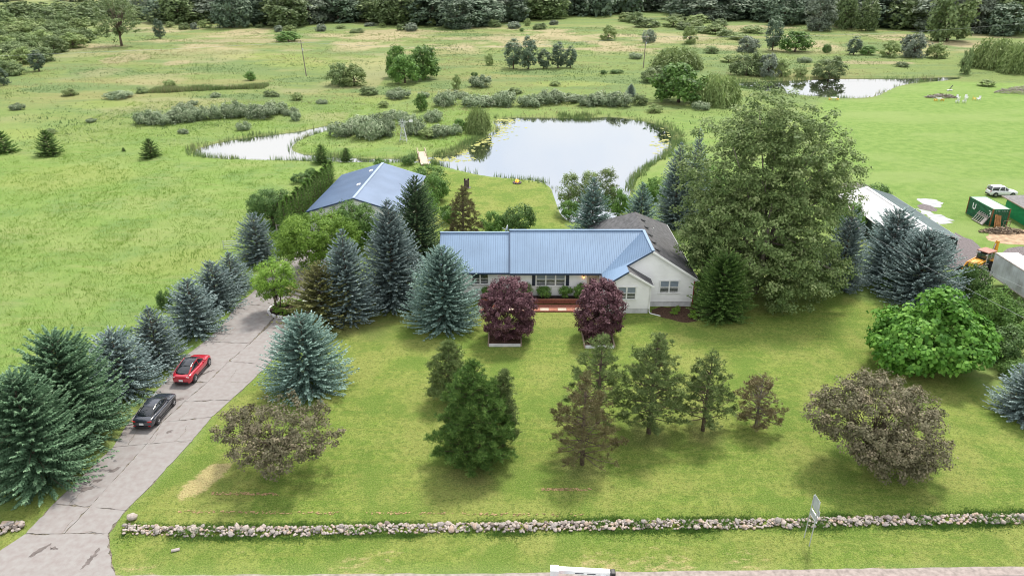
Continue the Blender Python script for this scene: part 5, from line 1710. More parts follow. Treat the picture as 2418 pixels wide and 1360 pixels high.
conifer(2432, 1012, 842, 140, SP_B, 'pale blue spruce cut off by the right edge', rot=2)
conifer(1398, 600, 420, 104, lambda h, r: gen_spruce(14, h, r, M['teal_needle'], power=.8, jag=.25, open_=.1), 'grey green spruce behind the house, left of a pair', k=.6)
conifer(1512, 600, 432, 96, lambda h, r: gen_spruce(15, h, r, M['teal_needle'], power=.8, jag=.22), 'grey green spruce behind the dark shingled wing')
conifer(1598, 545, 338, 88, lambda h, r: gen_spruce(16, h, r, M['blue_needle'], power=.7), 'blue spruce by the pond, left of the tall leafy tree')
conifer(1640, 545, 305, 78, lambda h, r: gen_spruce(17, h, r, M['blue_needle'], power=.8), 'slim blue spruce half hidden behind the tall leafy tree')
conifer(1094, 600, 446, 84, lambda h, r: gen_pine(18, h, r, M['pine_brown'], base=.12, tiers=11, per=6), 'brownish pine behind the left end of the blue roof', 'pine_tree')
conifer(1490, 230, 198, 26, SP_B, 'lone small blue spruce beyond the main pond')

AR = gen_spruce(20, 3.0, 1.3, M['cedar_leaf'], gap=.22, twig=.30, tw=.11, power=.6, hang=-.3, jag=.12)
fieldc = 'small conifers scattered in the field'
for px, pb, pt, w_, lab in ((355, 380, 330, 42, 'dark cone shaped cedar in the field nearest the left pond'), (113, 374, 311, 50, 'cone shaped cedar in the field, second from the left edge'),
                            (8, 371, 313, 50, 'rounded cedar in the field cut off by the left edge'), (759, 391, 344, 40, 'cedar on the pond bank beside the arborvitae row'),
                            (817, 384, 351, 28, 'smaller cedar on the pond bank behind the outbuilding roof'), (292, 362, 349, 10, 'tiny cedar seedling between two field cedars')):
    conifer(px, pb, pt, w_, AR, lab, 'cedar_tree', group=fieldc, rot=px)

# clipped arborvitae row along the outbuilding
ARB = gen_spruce(21, 5.2, .60, M['arbor'], gap=.12, twig=.22, tw=.10, power=.42, hang=-1.2, jag=.06, m=11, droop=0)
a0, a1 = Vector((-30.6, 95.6)), Vector((-29.5, 119.0))
nA = 16
for k in range(nA):
    q = a0.lerp(a1, k / (nA - 1))
    w_ = {0: 'nearest the driveway', nA - 1: 'farthest, nearest the pond'}.get(k)
    lab = '%s columnar arborvitae, counted from the driveway, in the row along the outbuilding' % ordinal(k)
    plant('a', ARB, (q.x, q.y), 5.9 + .3 * math.sin(k * 2.1) - .05 * k, .80, lab, 'arborvitae', 'arborvitae', 'arborvitae row along the outbuilding', k * 1.3)

# ------------------------------------------------------------------ pines on the front lawn
conifer(1060, 950, 810, 108, lambda h, r: gen_pine(30, h, r * 1.0, M['pine_needle'], base=.12, tiers=10), 'open green pine behind the bright green pine', 'pine_tree', k=.3)
conifer(1118, 1118, 857, 196, lambda h, r: gen_pine(31, h, r, M['pine_bright'], base=.04, tiers=17, per=10, tufts=12, cone=True), 'dense bright green pine in the middle of the front lawn', 'pine_tree', k=.55)
conifer(1188, 1060, 880, 84, lambda h, r: gen_pine(32, h, r * 1.0, M['pine_needle'], base=.15, tiers=10), 'bluish thin pine right behind the bright green pine', 'pine_tree', k=.3)
conifer(1378, 1096, 895, 180, lambda h, r: gen_pine(33, h, r * 1.0, M['pine_brown'], base=.13, tiers=11, per=8, sparse=.45), 'browning pine with bare twigs nearest the stone wall', 'pine_tree', k=0)
conifer(1415, 1000, 800, 150, lambda h, r: gen_pine(34, h, r * 1.0, M['pine_needle'], base=.16, tiers=10, sparse=.12), 'green pine behind the browning pine, below the right maple', 'pine_tree', k=0)
conifer(1540, 1022, 798, 175, lambda h, r: gen_pine(35, h, r * 1.0, M['pine_needle'], base=.17, tiers=11, per=8, tufts=11, sparse=.12), 'fullest green pine with a thick bare trunk, centre of the group', 'pine_tree', k=0)
conifer(1668, 1016, 846, 155, lambda h, r: gen_pine(36, h, r * 1.0, M['pine_needle'], base=.17, tiers=10, tufts=9, sparse=.15), 'smaller green pine right of the fullest pine', 'pine_tree', k=0)
conifer(1792, 1008, 886, 112, lambda h, r: gen_pine(37, h, r * 1.0, M['brown_needle'], base=.18, tiers=9, per=8, sparse=.55, bark='bark_grey'), 'nearly bare brown pine at the right end of the group', 'pine_tree', k=0)

# ------------------------------------------------------------------ leafy trees near the house
ROUND = [(0, 0, .62, .85, .85, .36), (.35, .2, .55, .6, .6, .28), (-.4, -.1, .56, .6, .6, .28), (0, -.3, .78, .55, .5, .2)]
def leafy(px, pb, pt, wpx, label, k=0.0, name='leafy_tree', cat='tree', group=None, gen=None, proto=None, rot=0.0):
    x, y, h, r = stand(px, pb, pt, wpx, k)
    pr = proto or gen(h, r)
    return plant(name, pr, (x, y), h, r, label, cat, name, group, rot)

leafy(655, 1120, 940, 318, 'brownish crabapple tree on the left of the front lawn', name='crabapple_tree', k=.12,
      gen=lambda h, r: gen_broad(40, h, r, M['crab_leaf'], [(0, 0, .60, .86, .8, .34), (.55, .1, .5, .45, .45, .25), (-.5, .1, .52, .5, .5, .28), (0, -.3, .45, .6, .5, .25)], 290, .46, 52, .18, trunk=.2, tr_r=.12, limbs=50, shell=.25, low=.14))
leafy(2068, 1110, 898, 335, 'dense brownish crabapple tree on the right of the front lawn', name='crabapple_tree', k=.15,
      gen=lambda h, r: gen_broad(41, h, r, M['crab_leaf'], [(0, 0, .58, .84, .8, .40), (.4, -.2, .42, .6, .55, .33), (-.5, .1, .6, .5, .5, .25), (.1, -.4, .35, .55, .45, .28), (0, .1, .8, .5, .5, .18)], 560, .5, 60, .19, trunk=.15, tr_r=.14, limbs=40, shell=.45, low=.05))
leafy(2198, 900, 684, 310, 'bright green large leaved catalpa on the right of the lawn', name='catalpa_tree', k=.45,
      gen=lambda h, r: gen_broad(42, h, r, M['catalpa_leaf'], [(0, 0, .42, .92, .85, .32), (.12, 0, .80, .34, .34, .20), (-.35, -.2, .35, .6, .55, .28), (.4, 0, .4, .55, .55, .3)], 620, .58, 24, .42, wide=.82, trunk=.1, tr_r=.15, limbs=8, shell=.55, up=.8, low=.03))
for px, pb, pt, w_, lab, sd_ in ((1200, 806, 652, 134, 'left purple leaved maple in front of the house', 43), (1416, 800, 656, 118, 'right purple leaved maple in front of the house', 44)):
    leafy(px, pb, pt, w_ * 1.05, lab, name='purple_maple', k=.22, group='purple maples before the house',
          gen=lambda h, r: gen_broad(sd_, h, r, M['purple_leaf'], [(0, 0, .50, .95, .95, .40), (0, 0, .72, .7, .7, .26), (0, 0, .24, .85, .85, .2)], 430, .40, 60, .19, trunk=.08, tr_r=.12, limbs=14, shell=.6, low=.02))
leafy(1806, 728, 190, 430, 'very tall broad leafy tree right of the house', name='tall_leafy_tree', k=.42,
      gen=lambda h, r: gen_broad(45, h, r, M['tall_leaf'], [(0, 0, .30, .92, .8, .26), (-.44, .1, .56, .54, .5, .30), (.42, 0, .53, .60, .5, .28), (0, .1, .60, .6, .5, .28), (-.12, .1, .80, .40, .36, .19), (.34, .1, .70, .46, .42, .20), (.76, .2, .48, .28, .3, .09), (.1, -.35, .16, .7, .55, .16), (-.55, 0, .36, .45, .4, .24), (.5, -.1, .16, .5, .5, .15)], 1900, .80, 60, .285, trunk=.14, tr_r=.34, limbs=40, shell=.35, stems=3, low=.02, flat=.6, up=.8, bark='bark_grey'))
leafy(1706, 766, 606, 116, 'rounded dense green cedar shrub right of the house', name='cedar_shrub', cat='shrub', k=.75,
      gen=lambda h, r: gen_spruce(46, h, r, M['cedar_leaf'], gap=.3, twig=.34, tw=.13, power=.42, hang=-.3, jag=.2))
leafy(1660, 700, 520, 90, 'dark green shrub wedged between the wing and the tall tree', name='tall_shrub', cat='shrub', k=.6,
      gen=lambda h, r: gen_broad(47, h, r, M['dark_leaf'], [(0, 0, .5, .9, .9, .45), (.2, 0, .8, .5, .5, .18)], 110, .7, 60, .24, trunk=.05, limbs=8))
leafy(748, 655, 496, 214, 'lime green round tree between the outbuilding and the driveway', name='lime_tree', k=.4,
      gen=lambda h, r: gen_broad(48, h, r, M['lime_leaf'], ROUND + [(0, -.2, .35, .8, .7, .25)], 430, .68, 66, .22, trunk=.12, limbs=10, low=.03, shell=.4))
leafy(650, 736, 602, 122, 'young lime green tree growing in the planting ring', name='lime_tree', k=0,
      gen=lambda h, r: gen_broad(49, h, r, M['lime_leaf'], [(0, 0, .62, .85, .85, .32), (-.35, 0, .45, .5, .5, .25), (.4, 0, .55, .5, .5, .25)], 190, .46, 60, .17, trunk=.2, tr_r=.08, limbs=26, stems=3, shell=.4))
leafy(838, 600, 472, 118, 'mid green tree in front of the outbuilding gable', k=.4, gen=lambda h, r: gen_broad(50, h, r, M['mid_leaf'], ROUND + [(0, -.2, .3, .8, .7, .25)], 230, .7, 60, .22, trunk=.1, low=.04))
leafy(642, 548, 441, 116, 'dark round tree left of the arborvitae row', k=.5, gen=lambda h, r: gen_broad(51, h, r, M['dark_leaf'], ROUND + [(0, -.2, .3, .85, .8, .28)], 240, .66, 60, .22, trunk=.06, low=.02))
SHB = gen_broad(52, 3.0, 2.2, M['mid_leaf'], [(0, 0, .5, .9, .9, .42), (.4, .1, .45, .5, .5, .35), (-.4, 0, .5, .5, .5, .35)], 70, .55, 55, .22, trunk=.05, tr_r=.05, limbs=8)
SHD = gen_broad(53, 3.0, 2.2, M['dark_leaf'], [(0, 0, .5, .9, .9, .42), (.4, .1, .45, .5, .5, .35), (-.4, 0, .5, .5, .5, .35)], 70, .55, 55, .22, trunk=.05, tr_r=.05, limbs=8)
for px, pb, pt, w_, pr, lab in ((710, 436, 408, 52, SHD, 'dark shrub at the far end of the arborvitae row'), (733, 418, 396, 30, SHD, 'small dark shrub peeking over the arborvitae row'),
                                (1165, 560, 495, 70, SHB, 'light green shrub behind the house roof, left of a pair'), (1226, 560, 480, 90, SHD, 'round dark green tree behind the house roof, right of a pair'),
                                (1010, 440, 388, 90, SHB, 'green shrub covering the far corner of the outbuilding roof'), (1030, 480, 410, 70, SHB, 'green shrub right of the dark green spruce'),
                                (966, 392, 364, 40, SHD, 'dark shrub beside the footbridge'), (900, 396, 372, 40, SHB, 'bright shrub beyond the outbuilding ridge'),
                                (390, 735, 684, 44, SHD, 'dark shrub in the field behind the driveway spruces'), (295, 795, 775, 40, SHB, 'light shrub peeking over the driveway spruces'),
                                (2395, 870, 838, 100, SHD, 'dark shrub behind the pale blue spruce at right'), (2300, 720, 620, 80, SHD, 'dark green shrub in front of the backhoe'),
                                (2345, 780, 672, 110, SHB, 'green shrub between the catalpa and the trailer'), (2400, 800, 730, 110, SHB, 'green shrub below the trailer at the right edge'),
                                (2255, 690, 640, 70, SHB, 'green shrub right of the broad blue spruce'), (2375, 860, 770, 130, SHD, 'wide green shrub right behind the catalpa'),
                                (2095, 690, 650, 60, SHB, 'light green shrub at the foot of the drooping spruce'), (1590, 470, 400, 60, SHB, 'light shrub on the bank below the pond spruces'),
                                (1850, 640, 520, 60, SHD, 'dark shrub under the tall leafy tree'), (2060, 500, 430, 90, SHD, 'dark shrub against the near end of the white roof slope'), (2010, 560, 470, 80, SHB, 'shrub right of the tall tree, before the white roof slope'),
                                (880, 575, 515, 80, SHB, 'green shrub between the two tall blue spruces'), (690, 585, 520, 84, SHD, 'dark shrub behind the lime green round tree'),
                                (805, 560, 486, 96, SHB, 'green shrub pressed against the outbuilding gable'), (1005, 520, 446, 70, SHB, 'green shrub between the dark green spruce and the lawn'),
                                (1062, 530, 478, 56, SHB, 'pale green shrub left of the brownish pine'), (622, 600, 560, 50, SHB, 'light shrub behind the lone blue spruce by the gate'),
                                (2275, 690, 640, 84, SHB, 'green shrub just left of the backhoe front'), (2335, 735, 690, 90, SHB, 'green shrub under the near corner of the trailer'),
                                (2418, 770, 712, 90, SHD, 'dark shrub under the trailer at the right edge'), (2330, 845, 780, 120, SHB, 'green shrub touching the right side of the catalpa'),
                                (2400, 905, 850, 90, SHB, 'green shrub above the pale blue spruce at the right edge'), (2255, 770, 716, 70, SHD, 'dark shrub behind the top of the catalpa'),
                                (1345, 520, 470, 60, SHB, 'light shrub at the near tip of the main pond'), (1460, 515, 440, 70, SHB, 'light shrub between the two grey green spruces'), (1545, 480, 415, 70, SHB, 'light shrub right of the near end of the pond'), (1600, 530, 470, 90, SHD, 'dark shrub behind the dark shingled wing'), (1670, 470, 380, 110, SHB, 'tall shrub behind the tall leafy tree')):
    leafy(px, pb, pt, w_, lab, k=.5, name='shrub', cat='shrub', proto=pr, rot=px * .7)
for px, pt, lab in ((1345, 405, 'left'), (1392, 400, 'middle'), (1432, 392, 'right')):
    leafy(px, 500, pt, 66, 'slender pale birch on the pond bank, %s of three' % lab, name='birch_tree', k=.2, group='slender birches on the pond bank', rot=px,
          gen=lambda h, r: gen_broad(54, h, r, M['willow_leaf'], [(0, 0, .5, .9, .9, .42), (0, 0, .82, .5, .5, .17), (.3, 0, .28, .7, .7, .24)], 130, .55, 40, .21, trunk=.1, tr_r=.07, limbs=16, shell=.3, low=.03, bark='bark_grey'))

# foundation shrubs, bed plants
FS = gen_broad(55, 1.5, 1.1, M['mid_leaf'], [(0, 0, .55, .85, .85, .4), (.4, 0, .6, .4, .4, .3), (-.4, 0, .6, .4, .4, .3)], 46, .32, 44, .15, trunk=.05, tr_r=.04, limbs=16, shell=.4)
for px, x, lab in ((0, -2.6, 'leftmost'), (0, -1.0, 'second'), (0, 1.6, 'third'), (0, 3.6, 'fourth'), (0, 6.0, 'fifth'), (0, 7.6, 'rightmost')):
    plant('s', FS, (x, 76.6, .5), 1.55 + .2 * math.sin(x), 1.05 - .1 * (x > 5), 'green shrub in the brick planter before the house, %s of six from left' % lab, 'shrub', 'shrub', 'planter shrubs before the house', x)
BP = gen_broad(56, .8, .55, M['lime_leaf'], [(0, 0, .5, .9, .9, .45)], 16, .22, 30, .13, trunk=.05, tr_r=.02, limbs=4)
for px, pb, pt, w_, lab in ((1592, 742, 728, 22, 'small light green plant in the mulch by the wing, left of three'), (1600, 735, 722, 16, 'small light green plant in the mulch by the wing, middle of three'), (1637, 752, 733, 26, 'leafy light green plant in the mulch beside the cedar shrub')):
    leafy(px, pb, pt, w_, lab, name='bed_plant', cat='plant', proto=BP, k=.3, group='plants in the mulch bed')
for k in range(9):
    t = 2 * PI * k / 9 + .2
    plant('b', BP, (rx_ + .9 + math.cos(t) * 1.5, ry_ + 2.0 + math.sin(t) * 1.25, .12), .75, .6, 'low green plant inside the planting ring, %s counted anticlockwise from its right side' % ordinal(k), 'plant', 'bed_plant', 'plants in the planting ring', t)

# ------------------------------------------------------------------ pond-side shrubs and meadow trees
OL = [gen_broad(60 + i, 2.6, 2.4, M['olive_shrub'], [(0, 0, .48, .95, .95, .42), (.5, .2, .45, .5, .5, .38), (-.5, -.1, .42, .5, .5, .36), (0, -.4, .38, .6, .5, .3)], 90, .6, 30, .34, trunk=.05, tr_r=.05, limbs=8, wide=.5, up=.9) for i in range(3)]
olive = {'long silvery thicket left of the left pond': [(345, 296, 262, 56), (385, 302, 258, 64), (425, 298, 250, 66), (470, 292, 246, 66), (515, 286, 246, 64), (560, 285, 242, 66), (605, 280, 242, 60), (645, 274, 244, 56), (680, 276, 252, 50), (705, 290, 265, 36), (440, 278, 245, 60), (585, 270, 240, 60)],
         'silvery thicket on the island': [(800, 322, 278, 60), (835, 322, 275, 64), (875, 330, 280, 66), (915, 326, 285, 60), (855, 305, 262, 66), (905, 305, 268, 60), (960, 300, 262, 56), (985, 320, 280, 64), (1030, 325, 290, 60), (1065, 322, 292, 56), (1030, 290, 262, 60), (930, 285, 262, 60)],
         'silvery thicket on the far bank of the main pond': [(945, 232, 205, 60), (1045, 250, 210, 60), (1085, 238, 212, 56), (1110, 252, 225, 62), (1150, 255, 226, 62), (1185, 250, 214, 58), (1255, 252, 218, 66), (1295, 250, 214, 60), (1345, 243, 215, 66), (1385, 252, 225, 64), (1420, 248, 212, 64), (1460, 250, 220, 60), (1140, 205, 182, 60)]}
rr = random.Random(5)
for g, lst in olive.items():
    xs_ = [a[0] for a in lst]
    for i, (px, pb, pt, w_) in enumerate(lst):
        lab = '%s shrub from left in the %s' % (ordinal(sorted(xs_).index(px) + sum(1 for q in lst[:i] if q[0] == px)), g)
        leafy(px + rr.uniform(-8, 8), pb + rr.uniform(-5, 5), pt - rr.uniform(-6, 9), w_ * rr.uniform(.75, 1.2), lab, k=.35, name='olive_shrub', cat='shrub', proto=OL[i % 3], group=g, rot=rr.uniform(0, 6))
DOME = [(0, 0, .42, .95, .95, .48), (.4, .1, .38, .58, .58, .4), (-.4, 0, .4, .58, .58, .42), (.1, 0, .70, .58, .58, .28)]
FR = gen_broad(70, 7, 4.2, M['far_mid'], DOME, 90, .9, 42, .5, trunk=.04, limbs=6)
FD = gen_broad(71, 7, 4.2, M['mid_leaf'], [(0, 0, .5, .9, .9, .42), (.4, .1, .4, .55, .55, .32), (-.4, 0, .42, .55, .55, .34), (.1, 0, .78, .5, .5, .2)], 80, .9, 45, .5, trunk=.06, limbs=8)
FT = gen_broad(72, 10, 3.2, M['far_dark'], [(0, 0, .5, .8, .8, .42), (0, 0, .75, .55, .55, .24), (.3, 0, .3, .6, .6, .2)], 70, .9, 40, .5, trunk=.06, limbs=8)
FL = gen_broad(73, 6, 3.4, M['far_light'], DOME, 80, .8, 40, .45, trunk=.04, limbs=6)
FG = gen_broad(74, 6, 4.0, M['far_grey'], DOME, 80, .9, 40, .5, trunk=.04, limbs=6)
WI = gen_willow(75, 8, 4.5, M['willow_leaf'])
mead = [  # px, base, top, width, proto, label
 (955, 200, 128, 84, FD, 'front lobe tree of the green pair beyond the left meadow'), (998, 190, 106, 100, FD, 'rear taller tree of the green pair beyond the left meadow'), (938, 186, 104, 60, FD, 'left tree of the green cluster in the mid meadow'),
 (800, 205, 145, 66, FR, 'left bush of the rounded willow pair in the meadow'), (835, 206, 150, 60, FL, 'right bush of the rounded willow pair in the meadow'),
 (1212, 164, 90, 50, FT, 'left tree of the dark clump in the middle of the meadow'), (1248, 166, 84, 54, FT, 'tallest tree of the dark clump in the middle of the meadow'), (1284, 164, 115, 40, FT, 'low tree in the middle of the dark meadow clump'), (1318, 164, 98, 44, FT, 'fourth tree of the dark clump in the meadow'), (1347, 163, 108, 38, FT, 'right end tree of the dark clump in the meadow'),
 (1155, 156, 126, 24, FL, 'small lone tree left of the dark meadow clump'), (1077, 212, 175, 22, FL, 'thin sapling beyond the main pond'),
 (994, 264, 220, 40, FD, 'rounded dark bush on the far island shore'), (1128, 316, 246, 54, WI, 'light green willow bush at the tip of the island'), (1008, 328, 300, 46, FL, 'yellow green bush on the island by the windmill'), (1085, 310, 280, 36, FD, 'green bush left of the willow on the island'),
 (590, 192, 168, 34, FD, 'small bush in the left meadow'), (280, 236, 212, 64, OL[0], 'silvery bush alone in the left meadow'), (508, 232, 217, 26, OL[1], 'little silvery bush below the reed strip'), (575, 309, 285, 36, OL[2], 'silvery bush on the left pond bank'), (433, 318, 302, 26, OL[1], 'low shrub below the long silvery thicket'),
 (680, 101, 74, 66, FD, 'wide dark bush behind the left utility pole'), (1120, 182, 170, 18, SHD, 'tiny dark bush left of the meadow sapling'), (1425, 176, 165, 22, SHD, 'tiny dark bush right of the dark clump, first of two'), (1457, 175, 164, 34, SHD, 'tiny dark bush right of the dark clump, second of two'),
 (1232, 76, 66, 14, SHD, 'tiny dark bush in the straw coloured meadow'),
 (1436, 97, 58, 42, FL, 'round light tree alone in the far meadow, left of two'), (1630, 106, 60, 40, FL, 'round light tree alone in the far meadow, right of two'), (1533, 102, 68, 36, FG, 'greyish half bare tree behind the dark utility pole'),
 (1605, 248, 147, 150, FD, 'broad vivid green tree on the right bank of the main pond'), (1545, 196, 155, 70, FR, 'rounded bush left of the broad vivid tree'), (1600, 165, 108, 110, WI, 'pale rounded willow behind the broad vivid tree'), (1692, 250, 168, 104, WI, 'round weeping willow right of the broad vivid tree'),
 (1765, 182, 122, 80, FR, 'left tree of the clump on the far pond shore'), (1815, 184, 124, 66, FG, 'middle tree of the clump on the far pond shore'), (1848, 183, 138, 44, FL, 'right light tree of the clump on the far pond shore'), (1890, 183, 155, 36, FL, 'little light bush at the far pond shore'),
 (1960, 186, 132, 78, FR, 'rounded bush reflected in the far pond'),
 (1828, 122, 36, 46, FT, 'tall narrow tree of the pair left of the dark bush'), (1880, 126, 72, 86, FD, 'wide dark rounded bush in the right meadow'), (1765, 125, 84, 60, FG, 'grey bush left of the tall narrow tree'),
 (1952, 128, 103, 26, SHD, 'small dark round bush in the right meadow'), (2018, 132, 86, 42, FT, 'dark upright bush in the right meadow'), (2050, 132, 108, 50, FD, 'low bush right of the dark upright bush'), (2100, 137, 95, 44, FL, 'light round bush in the right meadow'), (2160, 138, 76, 80, FG, 'large grey green bush in the right meadow'), (2215, 140, 100, 50, FL, 'light bush right of the large grey green bush'),
 (2282, 177, 112, 32, FR, 'slim upright tree at the right end of the far pond'), (2352, 165, 82, 100, WI, 'big weeping willow at the right edge, left one'), (2412, 176, 92, 90, WI, 'big weeping willow at the right edge, right one'),
 (88, 170, 118, 44, FT, 'dark bush by itself in the upper left meadow'), (375, 93, 44, 32, FT, 'dark round tree right of the big left tree'), (5, 205, 160, 34, FT, 'dark bush cut off by the left edge'), (30, 180, 150, 60, FR, 'green bush at the left edge of the meadow'),
]
for i, (px, pb, pt, w_, pr, lab) in enumerate(mead):
    big_ = w_ > 60
    leafy(px, pb, pt, w_, lab, k=.3, name='willow_tree' if pr is WI else ('meadow_tree' if pt < pb - 45 else 'meadow_bush'), cat='tree' if pt < pb - 45 else 'bush', proto=pr, rot=i * 1.7)
leafy(278, 112, -14, 118, 'big airy tree standing alone in the upper left', name='big_meadow_tree', k=.2,
      gen=lambda h, r: gen_broad(76, h, r, M['far_mid'], [(0, 0, .62, .8, .8, .34), (.3, 0, .42, .6, .6, .22), (-.4, 0, .4, .55, .5, .2), (.1, 0, .85, .5, .5, .14), (-.3, 0, .22, .5, .4, .14)], 130, 1.3, 40, .6, trunk=.2, tr_r=.45, limbs=30, shell=.5))

small = [(40, 262, 14, 34), (120, 318, 10, 30), (165, 228, 14, 40), (215, 290, 8, 24), (335, 222, 12, 36), (400, 205, 12, 34), (455, 250, 10, 26), (640, 232, 13, 40), (700, 238, 14, 34), (760, 250, 12, 30), (870, 226, 16, 44), (905, 255, 12, 30), (1000, 232, 12, 30), (1215, 225, 13, 36), (1310, 205, 10, 30), (1510, 250, 20, 44), (1545, 268, 16, 40), (1655, 262, 18, 44), (1500, 140, 12, 34), (1680, 128, 14, 40), (1720, 150, 14, 40), (1900, 150, 12, 34), (2130, 160, 10, 40), (2330, 205, 12, 44)]
for i, (px, pb, h_, w_) in enumerate(sorted(small)):
    leafy(px, pb, pb - h_ * 1.4, w_, '%s low bush from the left, scattered singly in the meadow' % ordinal(i), k=.3, name='meadow_bush', cat='bush', proto=(OL[i % 3], FR, FL)[i % 3], group='low bushes scattered in the meadow', rot=i * 2.2)

# hedge-like mass of scrub upper left and right middle: individual bushes
scr = random.Random(8)
left_scrub = [(x, 125 - abs(x - 80) * .08 + dy, 0) for x, dy in ((-20, -6), (15, 5), (45, -8), (70, 8), (100, -5), (125, 6), (150, -10), (170, -2), (195, -12), (30, 22), (60, 30), (-10, 30), (95, 25), (10, -22), (110, -20), (140, -26), (-5, 52), (20, 60), (5, -44), (40, -38), (75, -46), (160, -40), (200, -30), (55, 12), (130, -48), (85, -30))]
for i, (px, pb, _) in enumerate(left_scrub):
    lab = '%s bush from the left in the green thicket at the upper left' % ordinal(sorted(q[0] for q in left_scrub).index(px))
    leafy(px, pb, pb - scr.uniform(38, 56), scr.uniform(60, 90), lab, k=.3, name='scrub_bush', cat='bush', proto=(FR, FL, FR)[i % 3], group='scrub thicket at the upper left', rot=i)
rs = [(1590, 62), (1615, 68), (1640, 66), (1665, 75), (1690, 78), (1715, 85), (1740, 92), (1600, 48), (1650, 52), (1500, 52), (1480, 48), (1525, 62), (1775, 76), (1700, 62)]
for i, (px, pb) in enumerate(rs):
    leafy(px, pb + 4, pb - scr.uniform(14, 26), scr.uniform(44, 66), '%s light green bush from the left in the scrub before the far wood' % ordinal(sorted(q[0] for q in rs).index(px)), k=.3, name='scrub_bush', cat='bush', proto=(FL, FR)[i % 2], group='scrub band before the far wood', rot=i * 2)
# far wood: the trees one can tell apart along its front, then the mass behind
TR = [gen_broad(80 + i, 17, 6.2, M[m_], [(0, 0, .52, .85, .85, .42), (.4, .1, .36, .6, .6, .34), (-.4, 0, .38, .6, .6, .35), (.1, 0, .82, .48, .48, .17), (0, 0, .15, .8, .8, .14)], 110, 1.7, 34, .95, trunk=.06, tr_r=.3, limbs=8, shell=.6) for i, m_ in enumerate(('far_dark', 'far_dark', 'far_grey', 'far_mid'))]
edge = []
x = 385
while x < 1340:
    edge.append((x, 56 + 6 * math.sin(x * .013) + scr.uniform(-6, 8) - (x > 1200) * 8, scr.uniform(86, 125), scr.choice([0, 1, 1, 2, 3])))
    x += scr.uniform(24, 38)
while x < 2480:
    b_ = 30 if x < 1620 else (40 + (x - 1620) * .05)
    edge.append((x, b_ + scr.uniform(-6, 10), scr.uniform(86, 125), scr.choice([0, 1, 1, 3, 2])))
    x += scr.uniform(26, 42)
for i, (px, pb, w_, k_) in enumerate(edge):
    gx_, gy_ = G(px, pb)
    h_ = scr.uniform(15, 23) if px > 385 else 14
    r_ = w_ / 2 * (gy_ * CC + CAMH * SS) / FPX
    lab = '%s tree from the left along the front of the far wood' % ordinal(i)
    plant('t', TR[k_], (gx_, gy_ + r_ * .4), h_, r_, lab, 'tree', 'far_tree', 'front trees of the far wood', i * 1.9)
near_right = [(1940, 75, -30, 70), (2000, 70, -40, 60), (2050, 75, -10, 56), (2115, 66, 4, 60), (2165, 70, -30, 80), (2250, 100, -60, 110), (2310, 80, -50, 90), (2345, 78, -60, 80), (2400, 82, -50, 90), (1700, 42, -5, 40), (1825, 46, -10, 46)]
for i, (px, pb, pt, w_) in enumerate(near_right):
    leafy(px, pb, pt, w_, '%s tall airy tree from the left, standing before the far wood at right' % ordinal(sorted(q[0] for q in near_right).index(px)), k=.2, name='airy_tree', proto=TR[3] if i % 3 else TR[2], group='airy trees before the far wood', rot=i * 1.3)

foot = []
x = 400
while x < 1330:
    foot.append((x, 66 + scr.uniform(-6, 14), scr.uniform(9, 22), scr.uniform(18, 40)))
    x += scr.uniform(22, 48)
for i, (px, pb, h_, w_) in enumerate(foot):
    leafy(px, pb, pb - h_, w_, '%s low light bush from the left at the foot of the far wood' % ordinal(i), k=.3, name='scrub_bush', cat='bush', proto=(FL, FR, FG)[i % 3], group='low bushes at the foot of the far wood', rot=i)

def merge_stuff(name, label, protos, places, cat):
    """One object for a wood that reads as a single mass."""
    by = {}
    for k_, x_, y_, h_, r_, a_ in places: by.setdefault(k_, []).append((x_, y_, h_, r_, a_))
    root = thing(name, label, cat)
    root['kind'] = 'stuff'
    for k_, lst in by.items():
        me = protos[k_][0]
        nv = len(me.vertices)
        co = np.empty(nv * 3, np.float32); me.vertices.foreach_get('co', co); co = co.reshape(-1, 3)
        ti = np.empty(nv // 4, np.float32); me.attributes['tint'].data.foreach_get('value', ti)
        keep = np.random.default_rng(1).random(nv // 4) < .10
        co = co.reshape(-1, 4, 3)[keep]; ti = ti[keep]
        mid_ = co.mean(1, keepdims=True)
        co = mid_ + (co - mid_) * 2.1
        V, T = [], []
        for x_, y_, h_, r_, a_ in lst:
            s_ = np.array([r_ / protos[k_][3], r_ / protos[k_][3], h_ / protos[k_][2]])
            c_, sn = math.cos(a_), math.sin(a_)
            q = co * s_
            q = np.stack([q[..., 0] * c_ - q[..., 1] * sn + x_, q[..., 0] * sn + q[..., 1] * c_ + y_, q[..., 2]], -1)
            V.append(q.reshape(-1, 3)); T.append(np.clip(ti + scr.uniform(-.15, .15), 0, 1))
        V = np.concatenate(V)
        o = mobj('foliage', fast_mesh('foliage', V, quad_faces(len(V) // 4), me.materials[0], np.concatenate(T)), root)
        o['kind'] = 'stuff'
pls = []
for i in range(150):
    x_ = scr.uniform(-330, 480)
    y_ = scr.uniform(480, 640)
    px_ = IW / 2 + x_ / (y_ * CC + CAMH * SS) * FPX
    if px_ < 330: continue
    pls.append((scr.choice([0, 1, 2]), x_, y_, scr.uniform(16, 26), scr.uniform(7, 11), scr.uniform(0, 6)))
for i in range(70):
    pls.append((scr.choice([0, 1, 3]), scr.uniform(-520, -190), scr.uniform(640, 760), scr.uniform(10, 18), scr.uniform(7, 11), scr.uniform(0, 6)))
for i in range(90):
    pls.append((scr.choice([0, 1, 3]), scr.uniform(170, 420), scr.uniform(400, 520), scr.uniform(16, 24), scr.uniform(6, 10), scr.uniform(0, 6)))
for i in range(60):
    pls.append((3, scr.uniform(-330, -170), scr.uniform(440, 560), scr.uniform(5, 10), scr.uniform(5, 9), scr.uniform(0, 6)))
